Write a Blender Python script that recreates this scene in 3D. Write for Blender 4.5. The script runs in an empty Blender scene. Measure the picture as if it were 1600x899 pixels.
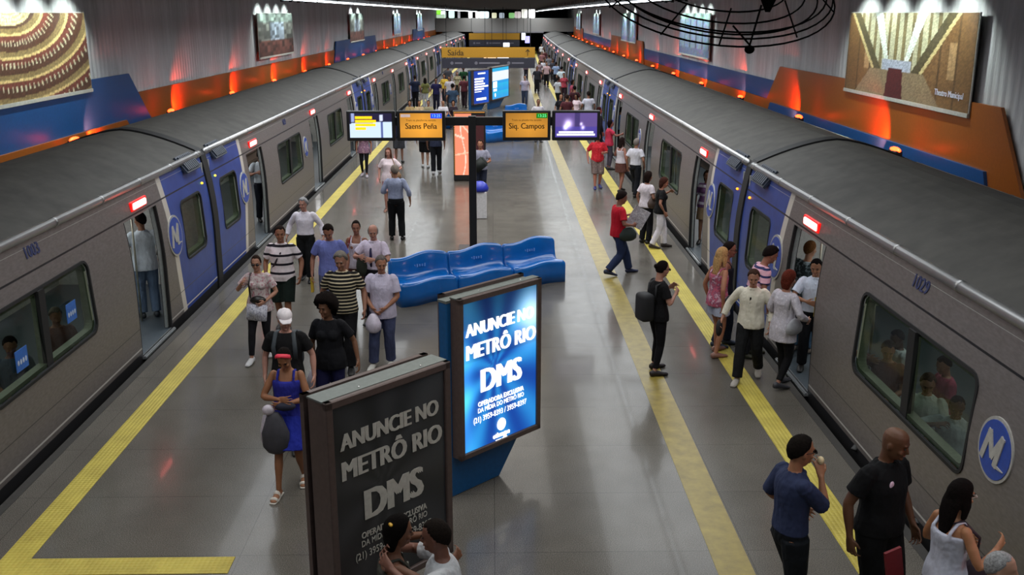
import bpy, bmesh, math, random
from mathutils import Vector, Matrix, Quaternion
random.seed(7)
C = bpy.context.scene.collection
SC = bpy.context.scene
PI = math.pi
R = math.radians

# ------------------------------------------------------------------ camera
CAM_H = 4.93
FPX = 1550.0
PITCH = math.atan((449.5 - 21.75) / FPX)
YAW = -math.atan((800 - 768.62) / FPX * math.cos(PITCH))
KB = 1.25e-4                       # the platform curves very gently to the right
cd = bpy.data.cameras.new('camera')
cam = bpy.data.objects.new('camera', cd)
C.objects.link(cam)
cam.location = (0, 0, CAM_H)
cam.rotation_euler = (PI / 2 - PITCH, 0, YAW)
cd.sensor_width = 36
cd.lens = FPX / 1600 * 36
cd.clip_end = 400
SC.camera = cam
SC.view_settings.view_transform = 'Standard'
SC.view_settings.look = 'None'
SC.view_settings.gamma = 1.0
SC.view_settings.exposure = 0.0
SC.view_settings.use_curve_mapping = False
SC.cycles.use_denoising = True
SC.cycles.max_bounces = 6
SC.cycles.diffuse_bounces = 3
SC.cycles.glossy_bounces = 3
SC.cycles.transmission_bounces = 3
SC.cycles.transparent_max_bounces = 8
SC.cycles.sample_clamp_indirect = 4.0
SC.cycles.caustics_reflective = False
SC.cycles.caustics_refractive = False
world = bpy.data.worlds.new('world')
SC.world = world
world.use_nodes = True
world.node_tree.nodes['Background'].inputs[0].default_value = (0.62, 0.72, 0.85, 1)
world.node_tree.nodes['Background'].inputs[1].default_value = 0.02

WR, WL = 8.3, -9.3                 # station walls
TR, TL = 4.22, -5.26               # platform-side faces of the two trains
ER, EL = 4.10, -5.14               # platform edges
CEIL = 5.5
LAMP_Z = 5.22


def bend(x, y):
    return x + KB * y * y


def at(u, v, z=0.0):
    """point of the horizontal plane z seen at pixel u, v of the photograph"""
    m = cam.rotation_euler.to_matrix()
    d = m @ Vector(((u - 800) / FPX, -(v - 449.5) / FPX, -1))
    t = (z - CAM_H) / d.z
    return Vector((d.x * t, d.y * t, z))


LIGHT_K = 1.27


def area(name, loc, rot, sx, sy, power, color=(1, 1, 1), spread=PI):
    l = bpy.data.lights.new(name, 'AREA')
    l.shape = 'RECTANGLE'
    l.size, l.size_y = sx, sy
    l.energy = power * LIGHT_K
    l.color = color
    l.spread = spread
    o = bpy.data.objects.new(name, l)
    o.location = loc
    o.rotation_euler = rot
    C.objects.link(o)
    return o


# lamp rows: long fluorescent battens along both edges of the platform
LAMP_ROWS = ((3.5, 0), (-4.2, 1))
for lx, k in LAMP_ROWS:
    yy = -9.0
    while yy < 128:
        ln = 12.0
        yc = yy + ln / 2
        area('platform_light', (bend(lx, yc), yc, LAMP_Z + 0.1), (0, 0, -2 * KB * yc), 2.6, ln - 0.6,
             (330 if yc > 26 else 280) if yc > 14 else 125, (0.93, 0.97, 1.0), R(165))
        yy += ln
# added soft fill lights over the middle of the platform, without any fixtures
for yc in (10, 24, 40, 58, 76, 94, 112):
    area('fill_light', (bend(-0.3, yc), yc, LAMP_Z + 0.2), (0, 0, 0), 3.0, 9.0, 240 if yc > 20 else 130, (1.0, 0.96, 0.9), R(150))


# ------------------------------------------------------------------ helpers
def tag(o, label=None, cat=None, group=None, kind=None):
    if label: o['label'] = label
    if cat: o['category'] = cat
    if group: o['group'] = group
    if kind: o['kind'] = kind
    return o


def empty(name, loc=(0, 0, 0), rz=0.0, label=None, cat=None, group=None):
    o = bpy.data.objects.new(name, None)
    o.location = loc
    o.rotation_euler = (0, 0, rz)
    o.empty_display_size = 0.1
    C.objects.link(o)
    return tag(o, label, cat, group)


def obj(name, bm, m, parent=None, smooth=False, mats=None):
    me = bpy.data.meshes.new(name)
    if isinstance(bm, bpy.types.Mesh):
        me = bm
    else:
        bmesh.ops.recalc_face_normals(bm, faces=bm.faces)
        bm.to_mesh(me)
        bm.free()
    for mm in (mats or [m]):
        me.materials.append(mm)
    if smooth:
        for p in me.polygons: p.use_smooth = True
    o = bpy.data.objects.new(name, me)
    C.objects.link(o)
    if parent: o.parent = parent
    return o


def struct(name, bm, m, smooth=False, mats=None):
    o = obj(name, bm, m, None, smooth, mats)
    o['kind'] = 'structure'
    return o


def lin(c):
    if isinstance(c, str):
        c = [int(c[i:i + 2], 16) / 255 for i in (0, 2, 4)]
    return tuple(((x + 0.055) / 1.055) ** 2.4 if x > 0.04045 else x / 12.92 for x in c[:3]) + (1,)


_mc = {}


class NT:
    def __init__(s, name):
        s.m = bpy.data.materials.new(name)
        s.m.use_nodes = True
        s.t = s.m.node_tree
        s.b = s.t.nodes['Principled BSDF']
        s.out = s.t.nodes['Material Output']

    def n(s, typ, **kw):
        nd = s.t.nodes.new(typ)
        for k, v in kw.items():
            if k.startswith('i_'):
                nd.inputs[int(k[2:]) if k[2:].isdigit() else k[2:].replace('_', ' ')].default_value = v
            else:
                setattr(nd, k, v)
        return nd

    def l(s, a, b):
        s.t.links.new(a, b)

    def math(s, op, a, b=None, c=None):
        nd = s.n('ShaderNodeMath', operation=op)
        for i, v in enumerate((a, b, c)):
            if v is None: continue
            if hasattr(v, 'is_linked') or hasattr(v, 'links'):
                s.l(v, nd.inputs[i])
            else:
                nd.inputs[i].default_value = v
        return nd.outputs[0]

    def mix(s, f, a, b):
        nd = s.n('ShaderNodeMix', data_type='RGBA')
        if hasattr(f, 'links'): s.l(f, nd.inputs[0])
        else: nd.inputs[0].default_value = f
        for i, v in ((6, a), (7, b)):
            if hasattr(v, 'links'): s.l(v, nd.inputs[i])
            else: nd.inputs[i].default_value = v
        return nd.outputs[2]

    def noise(s, scale, detail=3, vec=None, rough=0.6):
        nd = s.n('ShaderNodeTexNoise')
        nd.inputs['Scale'].default_value = scale
        nd.inputs['Detail'].default_value = detail
        nd.inputs['Roughness'].default_value = rough
        if vec is not None: s.l(vec, nd.inputs['Vector'])
        return nd.outputs[0]

    def coord(s, kind='Object', scale=None):
        tc = s.n('ShaderNodeTexCoord').outputs[kind]
        if scale:
            mp = s.n('ShaderNodeMapping')
            mp.inputs['Scale'].default_value = scale
            s.l(tc, mp.inputs[0])
            return mp.outputs[0]
        return tc

    def xyz(s, kind='Object'):
        sp = s.n('ShaderNodeSeparateXYZ')
        s.l(s.coord(kind), sp.inputs[0])
        return sp.outputs

    def ramp(s, f, stops, interp='LINEAR'):
        nd = s.n('ShaderNodeValToRGB')
        e = nd.color_ramp.elements
        nd.color_ramp.interpolation = interp
        e[0].position, e[0].color = stops[0]
        e[1].position, e[1].color = stops[-1]
        for p, c in stops[1:-1]:
            q = e.new(p)
            q.color = c
        s.l(f, nd.inputs[0])
        return nd.outputs[0]

    def bump(s, h, strength=0.3, dist=0.01):
        nd = s.n('ShaderNodeBump')
        nd.inputs['Strength'].default_value = strength
        nd.inputs['Distance'].default_value = dist
        s.l(h, nd.inputs['Height'])
        s.l(nd.outputs[0], s.b.inputs['Normal'])


def mat(name, col, rough=0.6, metal=0.0, var=0.12, vscale=20.0, emis=None, estr=1.0, spec=0.5, bump=0.0, coat=0.0):
    key = (name, str(col), rough, metal, str(emis), estr)
    if key in _mc: return _mc[key]
    t = NT(name)
    c = lin(col)
    b = t.b
    b.inputs['Roughness'].default_value = rough
    b.inputs['Metallic'].default_value = metal
    b.inputs['Specular IOR Level'].default_value = spec
    b.inputs['Coat Weight'].default_value = coat
    nz = t.noise(vscale, 3, t.coord())
    d = tuple(x * (1 - var) for x in c[:3]) + (1,)
    e = tuple(min(1, x * (1 + var)) for x in c[:3]) + (1,)
    t.l(t.ramp(nz, [(0.3, d), (0.7, e)]), b.inputs['Base Color'])
    if bump: t.bump(nz, bump, 0.01)
    if emis is not None:
        b.inputs['Emission Color'].default_value = lin(emis)
        b.inputs['Emission Strength'].default_value = estr
    _mc[key] = t.m
    return t.m


def box(bm, x0, x1, y0, y1, z0, z1, mi=0, M=None):
    v = [Vector((x, y, z)) for z in (z0, z1) for y in (y0, y1) for x in (x0, x1)]
    if M: v = [M @ p for p in v]
    v = [bm.verts.new(p) for p in v]
    fs = []
    for a in ((0, 2, 3, 1), (4, 5, 7, 6), (0, 1, 5, 4), (2, 6, 7, 3), (0, 4, 6, 2), (1, 3, 7, 5)):
        f = bm.faces.new([v[i] for i in a])
        f.material_index = mi
        fs.append(f)
    return fs


def bbox(x0, x1, y0, y1, z0, z1, bev=0.0, seg=2):
    bm = bmesh.new()
    box(bm, x0, x1, y0, y1, z0, z1)
    if bev: bmesh.ops.bevel(bm, geom=bm.edges[:], offset=bev, segments=seg, affect='EDGES', profile=0.5)
    return bm


def prism(bm, pts, axis, a, b, mi=0):
    """extrude the closed outline pts along axis from a to b; the outline lies in the other two axes"""
    def P(p, t):
        if axis == 'x': return (t, p[0], p[1])
        if axis == 'y': return (p[0], t, p[1])
        return (p[0], p[1], t)
    A = [bm.verts.new(P(p, a)) for p in pts]
    B = [bm.verts.new(P(p, b)) for p in pts]
    n = len(pts)
    for f in (A[::-1], B):
        q = bm.faces.new(f)
        q.material_index = mi
    for i in range(n):
        q = bm.faces.new((A[i], A[(i + 1) % n], B[(i + 1) % n], B[i]))
        q.material_index = mi


def loft(bm, pts, rad, side=None, n=12, cap=0.0, mi=0):
    """closed tube through pts, elliptical rings rad=(a,b): a along side, b across"""
    pts = [Vector(p) for p in pts]
    rad = [(r, r) if isinstance(r, (int, float)) else r for r in rad]
    side = Vector(side or (1, 0, 0))
    if cap:
        d0 = (pts[0] - pts[1]).normalized()
        d1 = (pts[-1] - pts[-2]).normalized()
        r0 = min(rad[0]) * cap
        r1 = min(rad[-1]) * cap
        P, Q = [], []
        for k in (1.0, 0.7):
            P.append(pts[0] + d0 * r0 * k)
            q = math.sqrt(max(0.05, 1 - k * k))
            Q.append((rad[0][0] * q, rad[0][1] * q))
        pe, re_ = [], []
        for k in (0.7, 1.0):
            pe.append(pts[-1] + d1 * r1 * k)
            q = math.sqrt(max(0.05, 1 - k * k))
            re_.append((rad[-1][0] * q, rad[-1][1] * q))
        pts = P + pts + pe
        rad = Q + rad + re_
    rings = []
    for i, p in enumerate(pts):
        t = (pts[min(i + 1, len(pts) - 1)] - pts[max(i - 1, 0)]).normalized()
        u = side - t * side.dot(t)
        if u.length < 1e-3: u = Vector((0, 1, 0)) - t * t.y
        u.normalize()
        w = t.cross(u)
        a, b = rad[i]
        rings.append([bm.verts.new(p + u * a * math.cos(2 * PI * k / n) + w * b * math.sin(2 * PI * k / n)) for k in range(n)])
    for A, B in zip(rings, rings[1:]):
        for k in range(n):
            f = bm.faces.new((A[k], A[(k + 1) % n], B[(k + 1) % n], B[k]))
            f.material_index = mi
    for f in (rings[0][::-1], rings[-1]):
        q = bm.faces.new(f)
        q.material_index = mi
    return rings


def ball(bm, c, r, seg=12, rings=8, rot=None):
    r = (r, r, r) if isinstance(r, (int, float)) else r
    M = Matrix.Translation(c)
    if rot: M = M @ rot.to_4x4()
    M = M @ Matrix.Diagonal((r[0], r[1], r[2], 1))
    bmesh.ops.create_uvsphere(bm, u_segments=seg, v_segments=rings, radius=1, matrix=M)


def blend(bm, voxel, smooth=2, fac=0.5):
    """voxel-join a bmesh of closed pieces into one continuous surface, returns a mesh"""
    bmesh.ops.recalc_face_normals(bm, faces=bm.faces)
    me = bpy.data.meshes.new('tmp')
    bm.to_mesh(me)
    bm.free()
    o = bpy.data.objects.new('tmp', me)
    C.objects.link(o)
    m = o.modifiers.new('r', 'REMESH')
    m.mode = 'VOXEL'
    m.voxel_size = voxel
    m.use_smooth_shade = True
    if smooth:
        s = o.modifiers.new('s', 'SMOOTH')
        s.factor = fac
        s.iterations = smooth
    dg = bpy.context.evaluated_depsgraph_get()
    dg.update()
    res = bpy.data.meshes.new_from_object(o.evaluated_get(dg))
    bpy.data.objects.remove(o)
    bpy.data.meshes.remove(me)
    for p in res.polygons: p.use_smooth = True
    return res


def text(name, s, size, m, parent, loc, rot=(0, 0, 0), bold=0.0, align='CENTER', sx=1.0, shear=0.0, space=1.0, ext=0.002, spacing=1.0):
    cu = bpy.data.curves.new(name, 'FONT')
    cu.body = s
    cu.size = size
    cu.align_x = align
    cu.align_y = 'CENTER'
    cu.extrude = ext
    cu.shear = shear
    cu.space_character = spacing
    cu.space_line = space
    cu.resolution_u = 3
    o = bpy.data.objects.new('tmp', cu)
    C.objects.link(o)
    dg = bpy.context.evaluated_depsgraph_get()
    dg.update()
    me = bpy.data.meshes.new_from_object(o.evaluated_get(dg))
    bpy.data.objects.remove(o)
    me.materials.clear()
    me.transform(Matrix.Diagonal((sx, 1, 1, 1)))
    if bold > 0.001:
        b2 = bmesh.new()
        for k in (-1, 0, 1):
            n0 = len(b2.verts)
            b2.from_mesh(me)
            b2.verts.ensure_lookup_table()
            for v in b2.verts[n0:]:
                v.co.x += bold * 1.5 * k
                v.co.z += 0.0004 * k
        b2.to_mesh(me)
        b2.free()
    me.materials.append(m)
    q = bpy.data.objects.new(name, me)
    C.objects.link(q)
    q.parent = parent
    q.location = loc
    q.rotation_euler = rot
    return q


def copy_tree(o, parent=None):
    c = o.copy()
    C.objects.link(c)
    c.parent = parent
    for ch in [x for x in o.children]: copy_tree(ch, c)
    return c


def picture(name, w, h, nx, ny, fn, m, parent=None, t=0.0):
    """a printed or lit image: a grid in the local xz plane with a colour per vertex"""
    bm = bmesh.new()
    lay = bm.verts.layers.float_color.new('print')
    g = []
    for j in range(ny + 1):
        row = []
        for i in range(nx + 1):
            u, v = i / nx, j / ny
            q = bm.verts.new(((u - 0.5) * w, 0, (v - 0.5) * h))
            q[lay] = lin([max(0, min(1, k)) for k in fn(u, v)])
            row.append(q)
        g.append(row)
    for j in range(ny):
        for i in range(nx):
            bm.faces.new((g[j][i], g[j][i + 1], g[j + 1][i + 1], g[j + 1][i]))
    me = bpy.data.meshes.new(name)
    bm.to_mesh(me)
    bm.free()
    me.materials.append(m)
    o = bpy.data.objects.new(name, me)
    C.objects.link(o)
    o.parent = parent
    return o


def print_mat(name, emit=0.0, rough=0.4):
    t = NT(name)
    a = t.n('ShaderNodeAttribute', attribute_name='print')
    t.b.inputs['Roughness'].default_value = rough
    if emit:
        t.b.inputs['Base Color'].default_value = (0.02, 0.02, 0.02, 1)
        t.l(a.outputs[0], t.b.inputs['Emission Color'])
        t.b.inputs['Emission Strength'].default_value = emit
    else:
        t.l(a.outputs[0], t.b.inputs['Base Color'])
    return t.m


# ------------------------------------------------------------------ materials of the setting
def m_floor():
    t = NT('polished_granite')
    co = t.coord()
    sp = t.noise(120, 2, co, 0.8)
    big = t.noise(0.5, 4, co)
    mid = t.noise(3.0, 4, co)
    a = t.ramp(sp, [(0.35, lin('4f4d49')), (0.52, lin('787570')), (0.66, lin('a5a19a'))])
    b = t.ramp(big, [(0.3, lin('9a968e')), (0.7, lin('d2cec6'))])
    mx = t.n('ShaderNodeMix', data_type='RGBA', blend_type='MULTIPLY')
    mx.inputs[0].default_value = 0.8
    t.l(a, mx.inputs[6])
    t.l(b, mx.inputs[7])
    br = t.n('ShaderNodeTexBrick')
    br.inputs['Color1'].default_value = (1, 1, 1, 1)
    br.inputs['Color2'].default_value = (0.93, 0.93, 0.93, 1)
    br.inputs['Mortar'].default_value = (0.55, 0.55, 0.55, 1)
    br.inputs['Scale'].default_value = 1.0
    br.inputs['Brick Width'].default_value = 2.4
    br.inputs['Row Height'].default_value = 1.2
    br.inputs['Mortar Size'].default_value = 0.004
    br.offset = 0.0
    t.l(co, br.inputs[0])
    m2 = t.n('ShaderNodeMix', data_type='RGBA', blend_type='MULTIPLY')
    m2.inputs[0].default_value = 1
    t.l(mx.outputs[2], m2.inputs[6])
    t.l(br.outputs[0], m2.inputs[7])
    t.l(m2.outputs[2], t.b.inputs['Base Color'])
    rr = t.n('ShaderNodeMapRange')
    rr.inputs[1].default_value = 0.3
    rr.inputs[2].default_value = 0.75
    rr.inputs[3].default_value = 0.19
    rr.inputs[4].default_value = 0.27
    t.l(mid, rr.inputs[0])
    t.l(rr.outputs[0], t.b.inputs['Roughness'])
    wv = t.noise(4.0, 3, co)
    t.bump(wv, 0.08, 0.02)
    t.b.inputs['Specular IOR Level'].default_value = 0.13
    t.b.inputs['Coat Weight'].default_value = 0.16
    t.b.inputs['Coat Roughness'].default_value = 0.06
    t.b.inputs['Coat IOR'].default_value = 1.4
    return t.m


def m_yellow():
    t = NT('yellow_tactile')
    v = t.n('ShaderNodeTexVoronoi', feature='F1')
    v.inputs['Scale'].default_value = 22
    v.inputs['Randomness'].default_value = 0.0
    t.l(t.coord(), v.inputs[0])
    nz = t.noise(3, 4, t.coord())
    t.l(t.ramp(nz, [(0.3, lin('a8983c')), (0.65, lin('c2b24c'))]), t.b.inputs['Base Color'])
    t.b.inputs['Roughness'].default_value = 0.6
    h = t.math('SUBTRACT', 0.5, v.outputs[0])
    t.bump(h, 0.6, 0.02)
    return t.m


def m_concrete():
    t = NT('ribbed_concrete')
    co = t.coord('Object', (1, 1.0, 0.12))
    st = t.noise(2.2, 5, co, 0.7)
    fine = t.noise(9, 3, t.coord('Object', (1, 1, 0.2)))
    t.l(t.ramp(st, [(0.3, lin('b2b0b1')), (0.55, lin('c8c6c8')), (0.75, lin('dad8d8'))]), t.b.inputs['Base Color'])
    t.b.inputs['Roughness'].default_value = 0.85
    w = t.n('ShaderNodeTexWave', wave_type='BANDS', bands_direction='Y')
    w.inputs['Scale'].default_value = 1.3
    w.inputs['Distortion'].default_value = 0.6
    t.l(t.coord(), w.inputs[0])
    s = t.math('ADD', t.math('MULTIPLY', w.outputs['Fac'], 0.8), fine)
    t.bump(s, 0.6, 0.04)
    return t.m


M_FLOOR = m_floor()
M_YEL = m_yellow()
M_YEL2 = mat('worn_yellow_paint', '8c7c3a', 0.4, var=0.25, vscale=6)
M_CONC = m_concrete()
M_DARK = mat('dark_ceiling', '0d0d0e', 0.9)
M_BLACK = mat('black_metal', '111214', 0.45, 0.0)
M_TRACK = mat('track_bed', '16140f', 0.95)
M_EDGE = mat('platform_edge', '33312e', 0.8)
M_BEAM = mat('mezzanine_concrete', '9a9894', 0.9)


# ------------------------------------------------------------------ setting
YS = [-8 + 4 * i for i in range(40)]       # -8 .. 148


def ribbon(name, x0, x1, z0, z1, m, y0=-8, y1=148, step=4, s=True):
    """sheet following the platform's curve: horizontal if z0==z1 else an upright wall from z0 to z1"""
    bm = bmesh.new()
    prev = None
    y = y0
    while True:
        a = bm.verts.new((bend(x0, y), y, z0))
        b = bm.verts.new((bend(x1, y), y, z1))
        if prev: bm.faces.new((prev[0], a, b, prev[1]))
        prev = (a, b)
        if y >= y1: break
        y = min(y1, y + step)
    return struct(name, bm, m) if s else bm


def slab(name, x0, x1, z0, z1, m, y0, y1, step=4.0, parent=None, structure=True):
    bm = bmesh.new()
    prev = None
    y = y0
    while True:
        q = [bm.verts.new((bend(x, y), y, z)) for x, z in ((x0, z0), (x1, z0), (x1, z1), (x0, z1))]
        if prev:
            for i in range(4): bm.faces.new((prev[i], prev[(i + 1) % 4], q[(i + 1) % 4], q[i]))
        else:
            bm.faces.new(q[::-1])
        prev = q
        if y >= y1:
            bm.faces.new(q)
            break
        y = min(y1, y + step)
    if structure: return struct(name, bm, m)
    return obj(name, bm, m, parent)


slab('floor', EL, ER, -1.3, 0.0, M_FLOOR, -8, 150)
slab('trim_1', ER - 0.1, ER + 0.004, -0.05, 0.003, M_EDGE, -8, 150)
slab('trim_2', EL - 0.004, EL + 0.1, -0.05, 0.003, M_EDGE, -8, 150)
slab('wall_right', WR, WR + 0.4, -1.4, CEIL, M_CONC, -8, 152)
slab('wall_left', WL - 0.4, WL, -1.4, CEIL, M_CONC, -8, 152)
slab('ceiling', WL, WR, CEIL, CEIL + 0.2, M_DARK, -8, 152)
slab('floor_right_track', ER, WR, -1.5, -1.3, M_TRACK, -8, 152)
slab('floor_left_track', WL, EL, -1.5, -1.3, M_TRACK, -8, 152)
bm = bmesh.new()
box(bm, -9.0, 14, 152, 152.3, -1.5, CEIL)
struct('wall_back', bm, M_DARK)
bm = bmesh.new()
box(bm, WL, WR, -8.3, -8, -1.5, CEIL)
struct('wall_front', bm, M_DARK)

for nm, x0, x1, m, y0, lb in (('tactile_strip', 3.31, 3.59, M_YEL, 4.0, 'bright yellow studded strip along the right platform edge'),
                              ('tactile_strip', -4.63, -4.355, M_YEL, 8.08, 'bright yellow studded strip along the left platform edge'),
                              ('floor_line', 2.03, 2.37, M_YEL2, 4.0, 'dull worn yellow line inside the right platform strip')):
    o = slab(nm, x0, x1, 0.0, 0.006 if nm == 'tactile_strip' else 0.003, m, y0, 140, structure=False)
    tag(o, lb, 'floor marking')
bm = bmesh.new()
box(bm, -4.35, -2.44, 8.085, 8.37, 0, 0.006)
tag(obj('tactile_strip', bm, M_YEL), 'short yellow studded strip across the floor at the bottom left corner', 'floor marking')

# ------------------------------------------------------------------ wall cladding, posters, red lamps
M_ORANGE = mat('orange_cladding', '9c561c', 0.35, var=0.08)
M_BLUEW = mat('blue_cladding', '144c86', 0.4, var=0.1)


def clad(name, side, pts, m, label, group=None, off=0.06, thick=0.05):
    """flat panel on a side wall: pts are (y, z)"""
    bm = bmesh.new()
    W = WR if side > 0 else WL
    ym = sum(p[0] for p in pts) / len(pts)
    A, B = [], []
    # subdivide long horizontal edges so that the panel follows the curve
    P = []
    for i in range(len(pts)):
        a, b = pts[i], pts[(i + 1) % len(pts)]
        n = max(1, int(abs(b[0] - a[0]) / 5))
        for k in range(n): P.append((a[0] + (b[0] - a[0]) * k / n, a[1] + (b[1] - a[1]) * k / n))
    for y, z in P:
        A.append(bm.verts.new((bend(W, y) - side * off, y, z)))
        B.append(bm.verts.new((bend(W, y) - side * (off - thick), y, z)))
    e = []
    for i in range(len(P)):
        bm.faces.new((A[i], A[(i + 1) % len(P)], B[(i + 1) % len(P)], B[i]))
    bm.faces.new(A)
    bm.faces.new(B[::-1])
    bmesh.ops.triangulate(bm, faces=[f for f in bm.faces if len(f.verts) > 4])
    return tag(obj(name, bm, m), label, 'wall panel', group)


def Yw(u, side, z):
    """y of the wall point at image column u and height z"""
    lo, hi = 2.0, 150.0
    inv = cam.rotation_euler.to_matrix().transposed()
    for _ in range(50):
        y = (lo + hi) / 2
        p = inv @ (Vector((bend(WR if side > 0 else WL, y), y, z)) - cam.location)
        uu = 800 + FPX * p.x / -p.z
        if (uu > u) == (side > 0): lo = y
        else: hi = y
    return lo


# continuous bands: right wall blue over orange, left wall orange
clad('wall_band', 1, [(27, 1.9), (140, 1.9), (140, 2.44), (27, 2.44)], M_ORANGE, 'long orange band along the right wall under the blue band')
clad('wall_band', 1, [(27, 2.45), (140, 2.45), (140, 3.02), (27, 3.02)], M_BLUEW, 'long blue band along the right wall above the train roofs')
clad('wall_band', -1, [(24, 1.9), (140, 1.9), (140, 2.98), (24, 2.98)], M_ORANGE, 'long orange band along the left wall above the train roofs')
ya, yb = Yw(1225, 1, 3.45), Yw(1575, 1, 3.45)
clad('wall_block', 1, [(yb - 1.2, 1.9), (ya + 1.9, 1.9), (ya, 3.47), (yb, 3.47)], M_ORANGE, 'large orange slanted panel under the nearest right poster', off=0.12, thick=0.06)
clad('wall_block', 1, [(yb - 0.2, 1.5), (ya + 1.4, 1.5), (ya + 0.6, 2.40), (yb + 0.2, 2.40)], M_BLUEW, 'low blue strip under the large orange panel on the right', off=0.18, thick=0.06)
ya, yb = Yw(194, -1, 3.47), 4.0
clad('wall_block', -1, [(yb, 1.9), (ya + 1.7, 1.9), (ya, 3.49), (yb, 3.49)], M_BLUEW, 'large blue slanted panel under the nearest left poster', off=0.12, thick=0.06)
clad('wall_block', -1, [(yb, 1.5), (ya + 0.3, 1.5), (ya - 0.6, 2.40), (yb, 2.40)], M_ORANGE, 'low orange strip under the large blue panel on the left', off=0.18, thick=0.06)
for u0, u1, side, z, m, lb in ((1007, 958, 1, 3.42, M_ORANGE, 'tall orange block far along the right wall'),
                               (912, 898, 1, 3.42, M_ORANGE, 'most distant orange block on the right wall'),
                               (522, 584, -1, 3.44, M_BLUEW, 'tall dark blue block midway along the left wall'),
                               (644, 661, -1, 3.44, M_BLUEW, 'most distant blue block on the left wall')):
    a, b = Yw(u0, side, z), Yw(u1, side, z)
    clad('wall_block', side, [(a - 1, 1.9), (b + 1, 1.9), (b, z), (a, z)], m, lb, off=0.12, thick=0.06)


def fr(x):
    return x - math.floor(x)


def hall_round(u, v):
    # a generic gilded auditorium: curved tiers with lamps, deep red boxes
    x, y = (u - 0.36) * 1.9, (v - 1.08)
    r = math.hypot(x * 0.8, y * 1.25)
    k = fr(r * 3.1)
    a = math.atan2(x, -y)
    gold, red, dark, pale = (0.55, 0.46, 0.3), (0.46, 0.24, 0.19), (0.34, 0.22, 0.16), (0.8, 0.77, 0.65)
    if r < 0.28: c = (0.85, 0.8, 0.6) if fr(r * 18) > 0.4 else (0.7, 0.62, 0.42)
    elif k < 0.22: c = gold
    elif k < 0.34: c = (0.85, 0.74, 0.5)
    elif k < 0.6: c = red
    else: c = dark
    if 0.5 < k < 0.75 and fr(a * 7 * (1 + r)) < 0.28: c = pale
    n = 0.85 + 0.3 * random.random()
    return [min(1, q * n) for q in c]


def hall_stairs(u, v):
    # a generic bright nave with arches between two brown side walls
    n = 0.88 + 0.24 * random.random()
    x = abs(u - 0.46)
    w = 0.10 + 0.34 * max(0, v - 0.25)
    if x < 0.05 * (1.3 - v) + 0.01 and v < 0.35: c = (0.33, 0.12, 0.12)
    elif v < 0.32 and x < 0.3 - 0.4 * v + 0.05: c = (0.55, 0.47, 0.36)
    elif v < 0.45 and x < 0.12: c = (0.66, 0.68, 0.74)
    elif x < w:
        c = (0.72, 0.70, 0.58) if fr(u * 16) > 0.4 else (0.5, 0.44, 0.3)
        if abs(fr(x / w * 1.0) - 0.5) < 0.1: c = (0.86, 0.88, 0.84)
    elif x < w + 0.06: c = (0.34, 0.3, 0.2)
    elif x < w + 0.085: c = (0.75, 0.68, 0.48)
    else:
        c = (0.47, 0.34, 0.2)
        if fr(u * 9) < 0.12: c = (0.36, 0.26, 0.15)
        if 0.3 < v < 0.7 and fr(u * 4.5 + 0.2) < 0.2: c = (0.66, 0.52, 0.36)
    return [q * n for q in c]


def hall_far(seed):
    def f(u, v):
        rr = random.Random(int(u * 14) * 31 + int(v * 12) * 7 + seed)
        k = rr.random()
        c = (0.42, 0.42, 0.4)
        if abs(u - 0.5) < 0.2 and 0.35 < v < 0.8: c = (0.62, 0.66, 0.72)
        elif v < 0.35: c = (0.4, 0.25, 0.22)
        elif v > 0.8: c = (0.5, 0.55, 0.52)
        return [q * (0.6 + 0.7 * k) for q in c]
    return f


def arches(seed):
    def f(u, v):
        c = (0.55, 0.62, 0.72)
        if fr(u * 5 + 0.1) < 0.16: c = (0.3, 0.34, 0.4)
        if v < 0.16: c = (0.45, 0.5, 0.62)
        if v > 0.85: c = (0.6, 0.72, 0.68)
        return [q * (0.85 + 0.3 * random.random()) for q in c]
    return f


M_PRINT = print_mat('poster_print', 0, 0.5)
M_PEDGE = mat('poster_edge', 'b9b7b0', 0.5)
M_SPOT = mat('spot_housing', '222222', 0.5)


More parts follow.
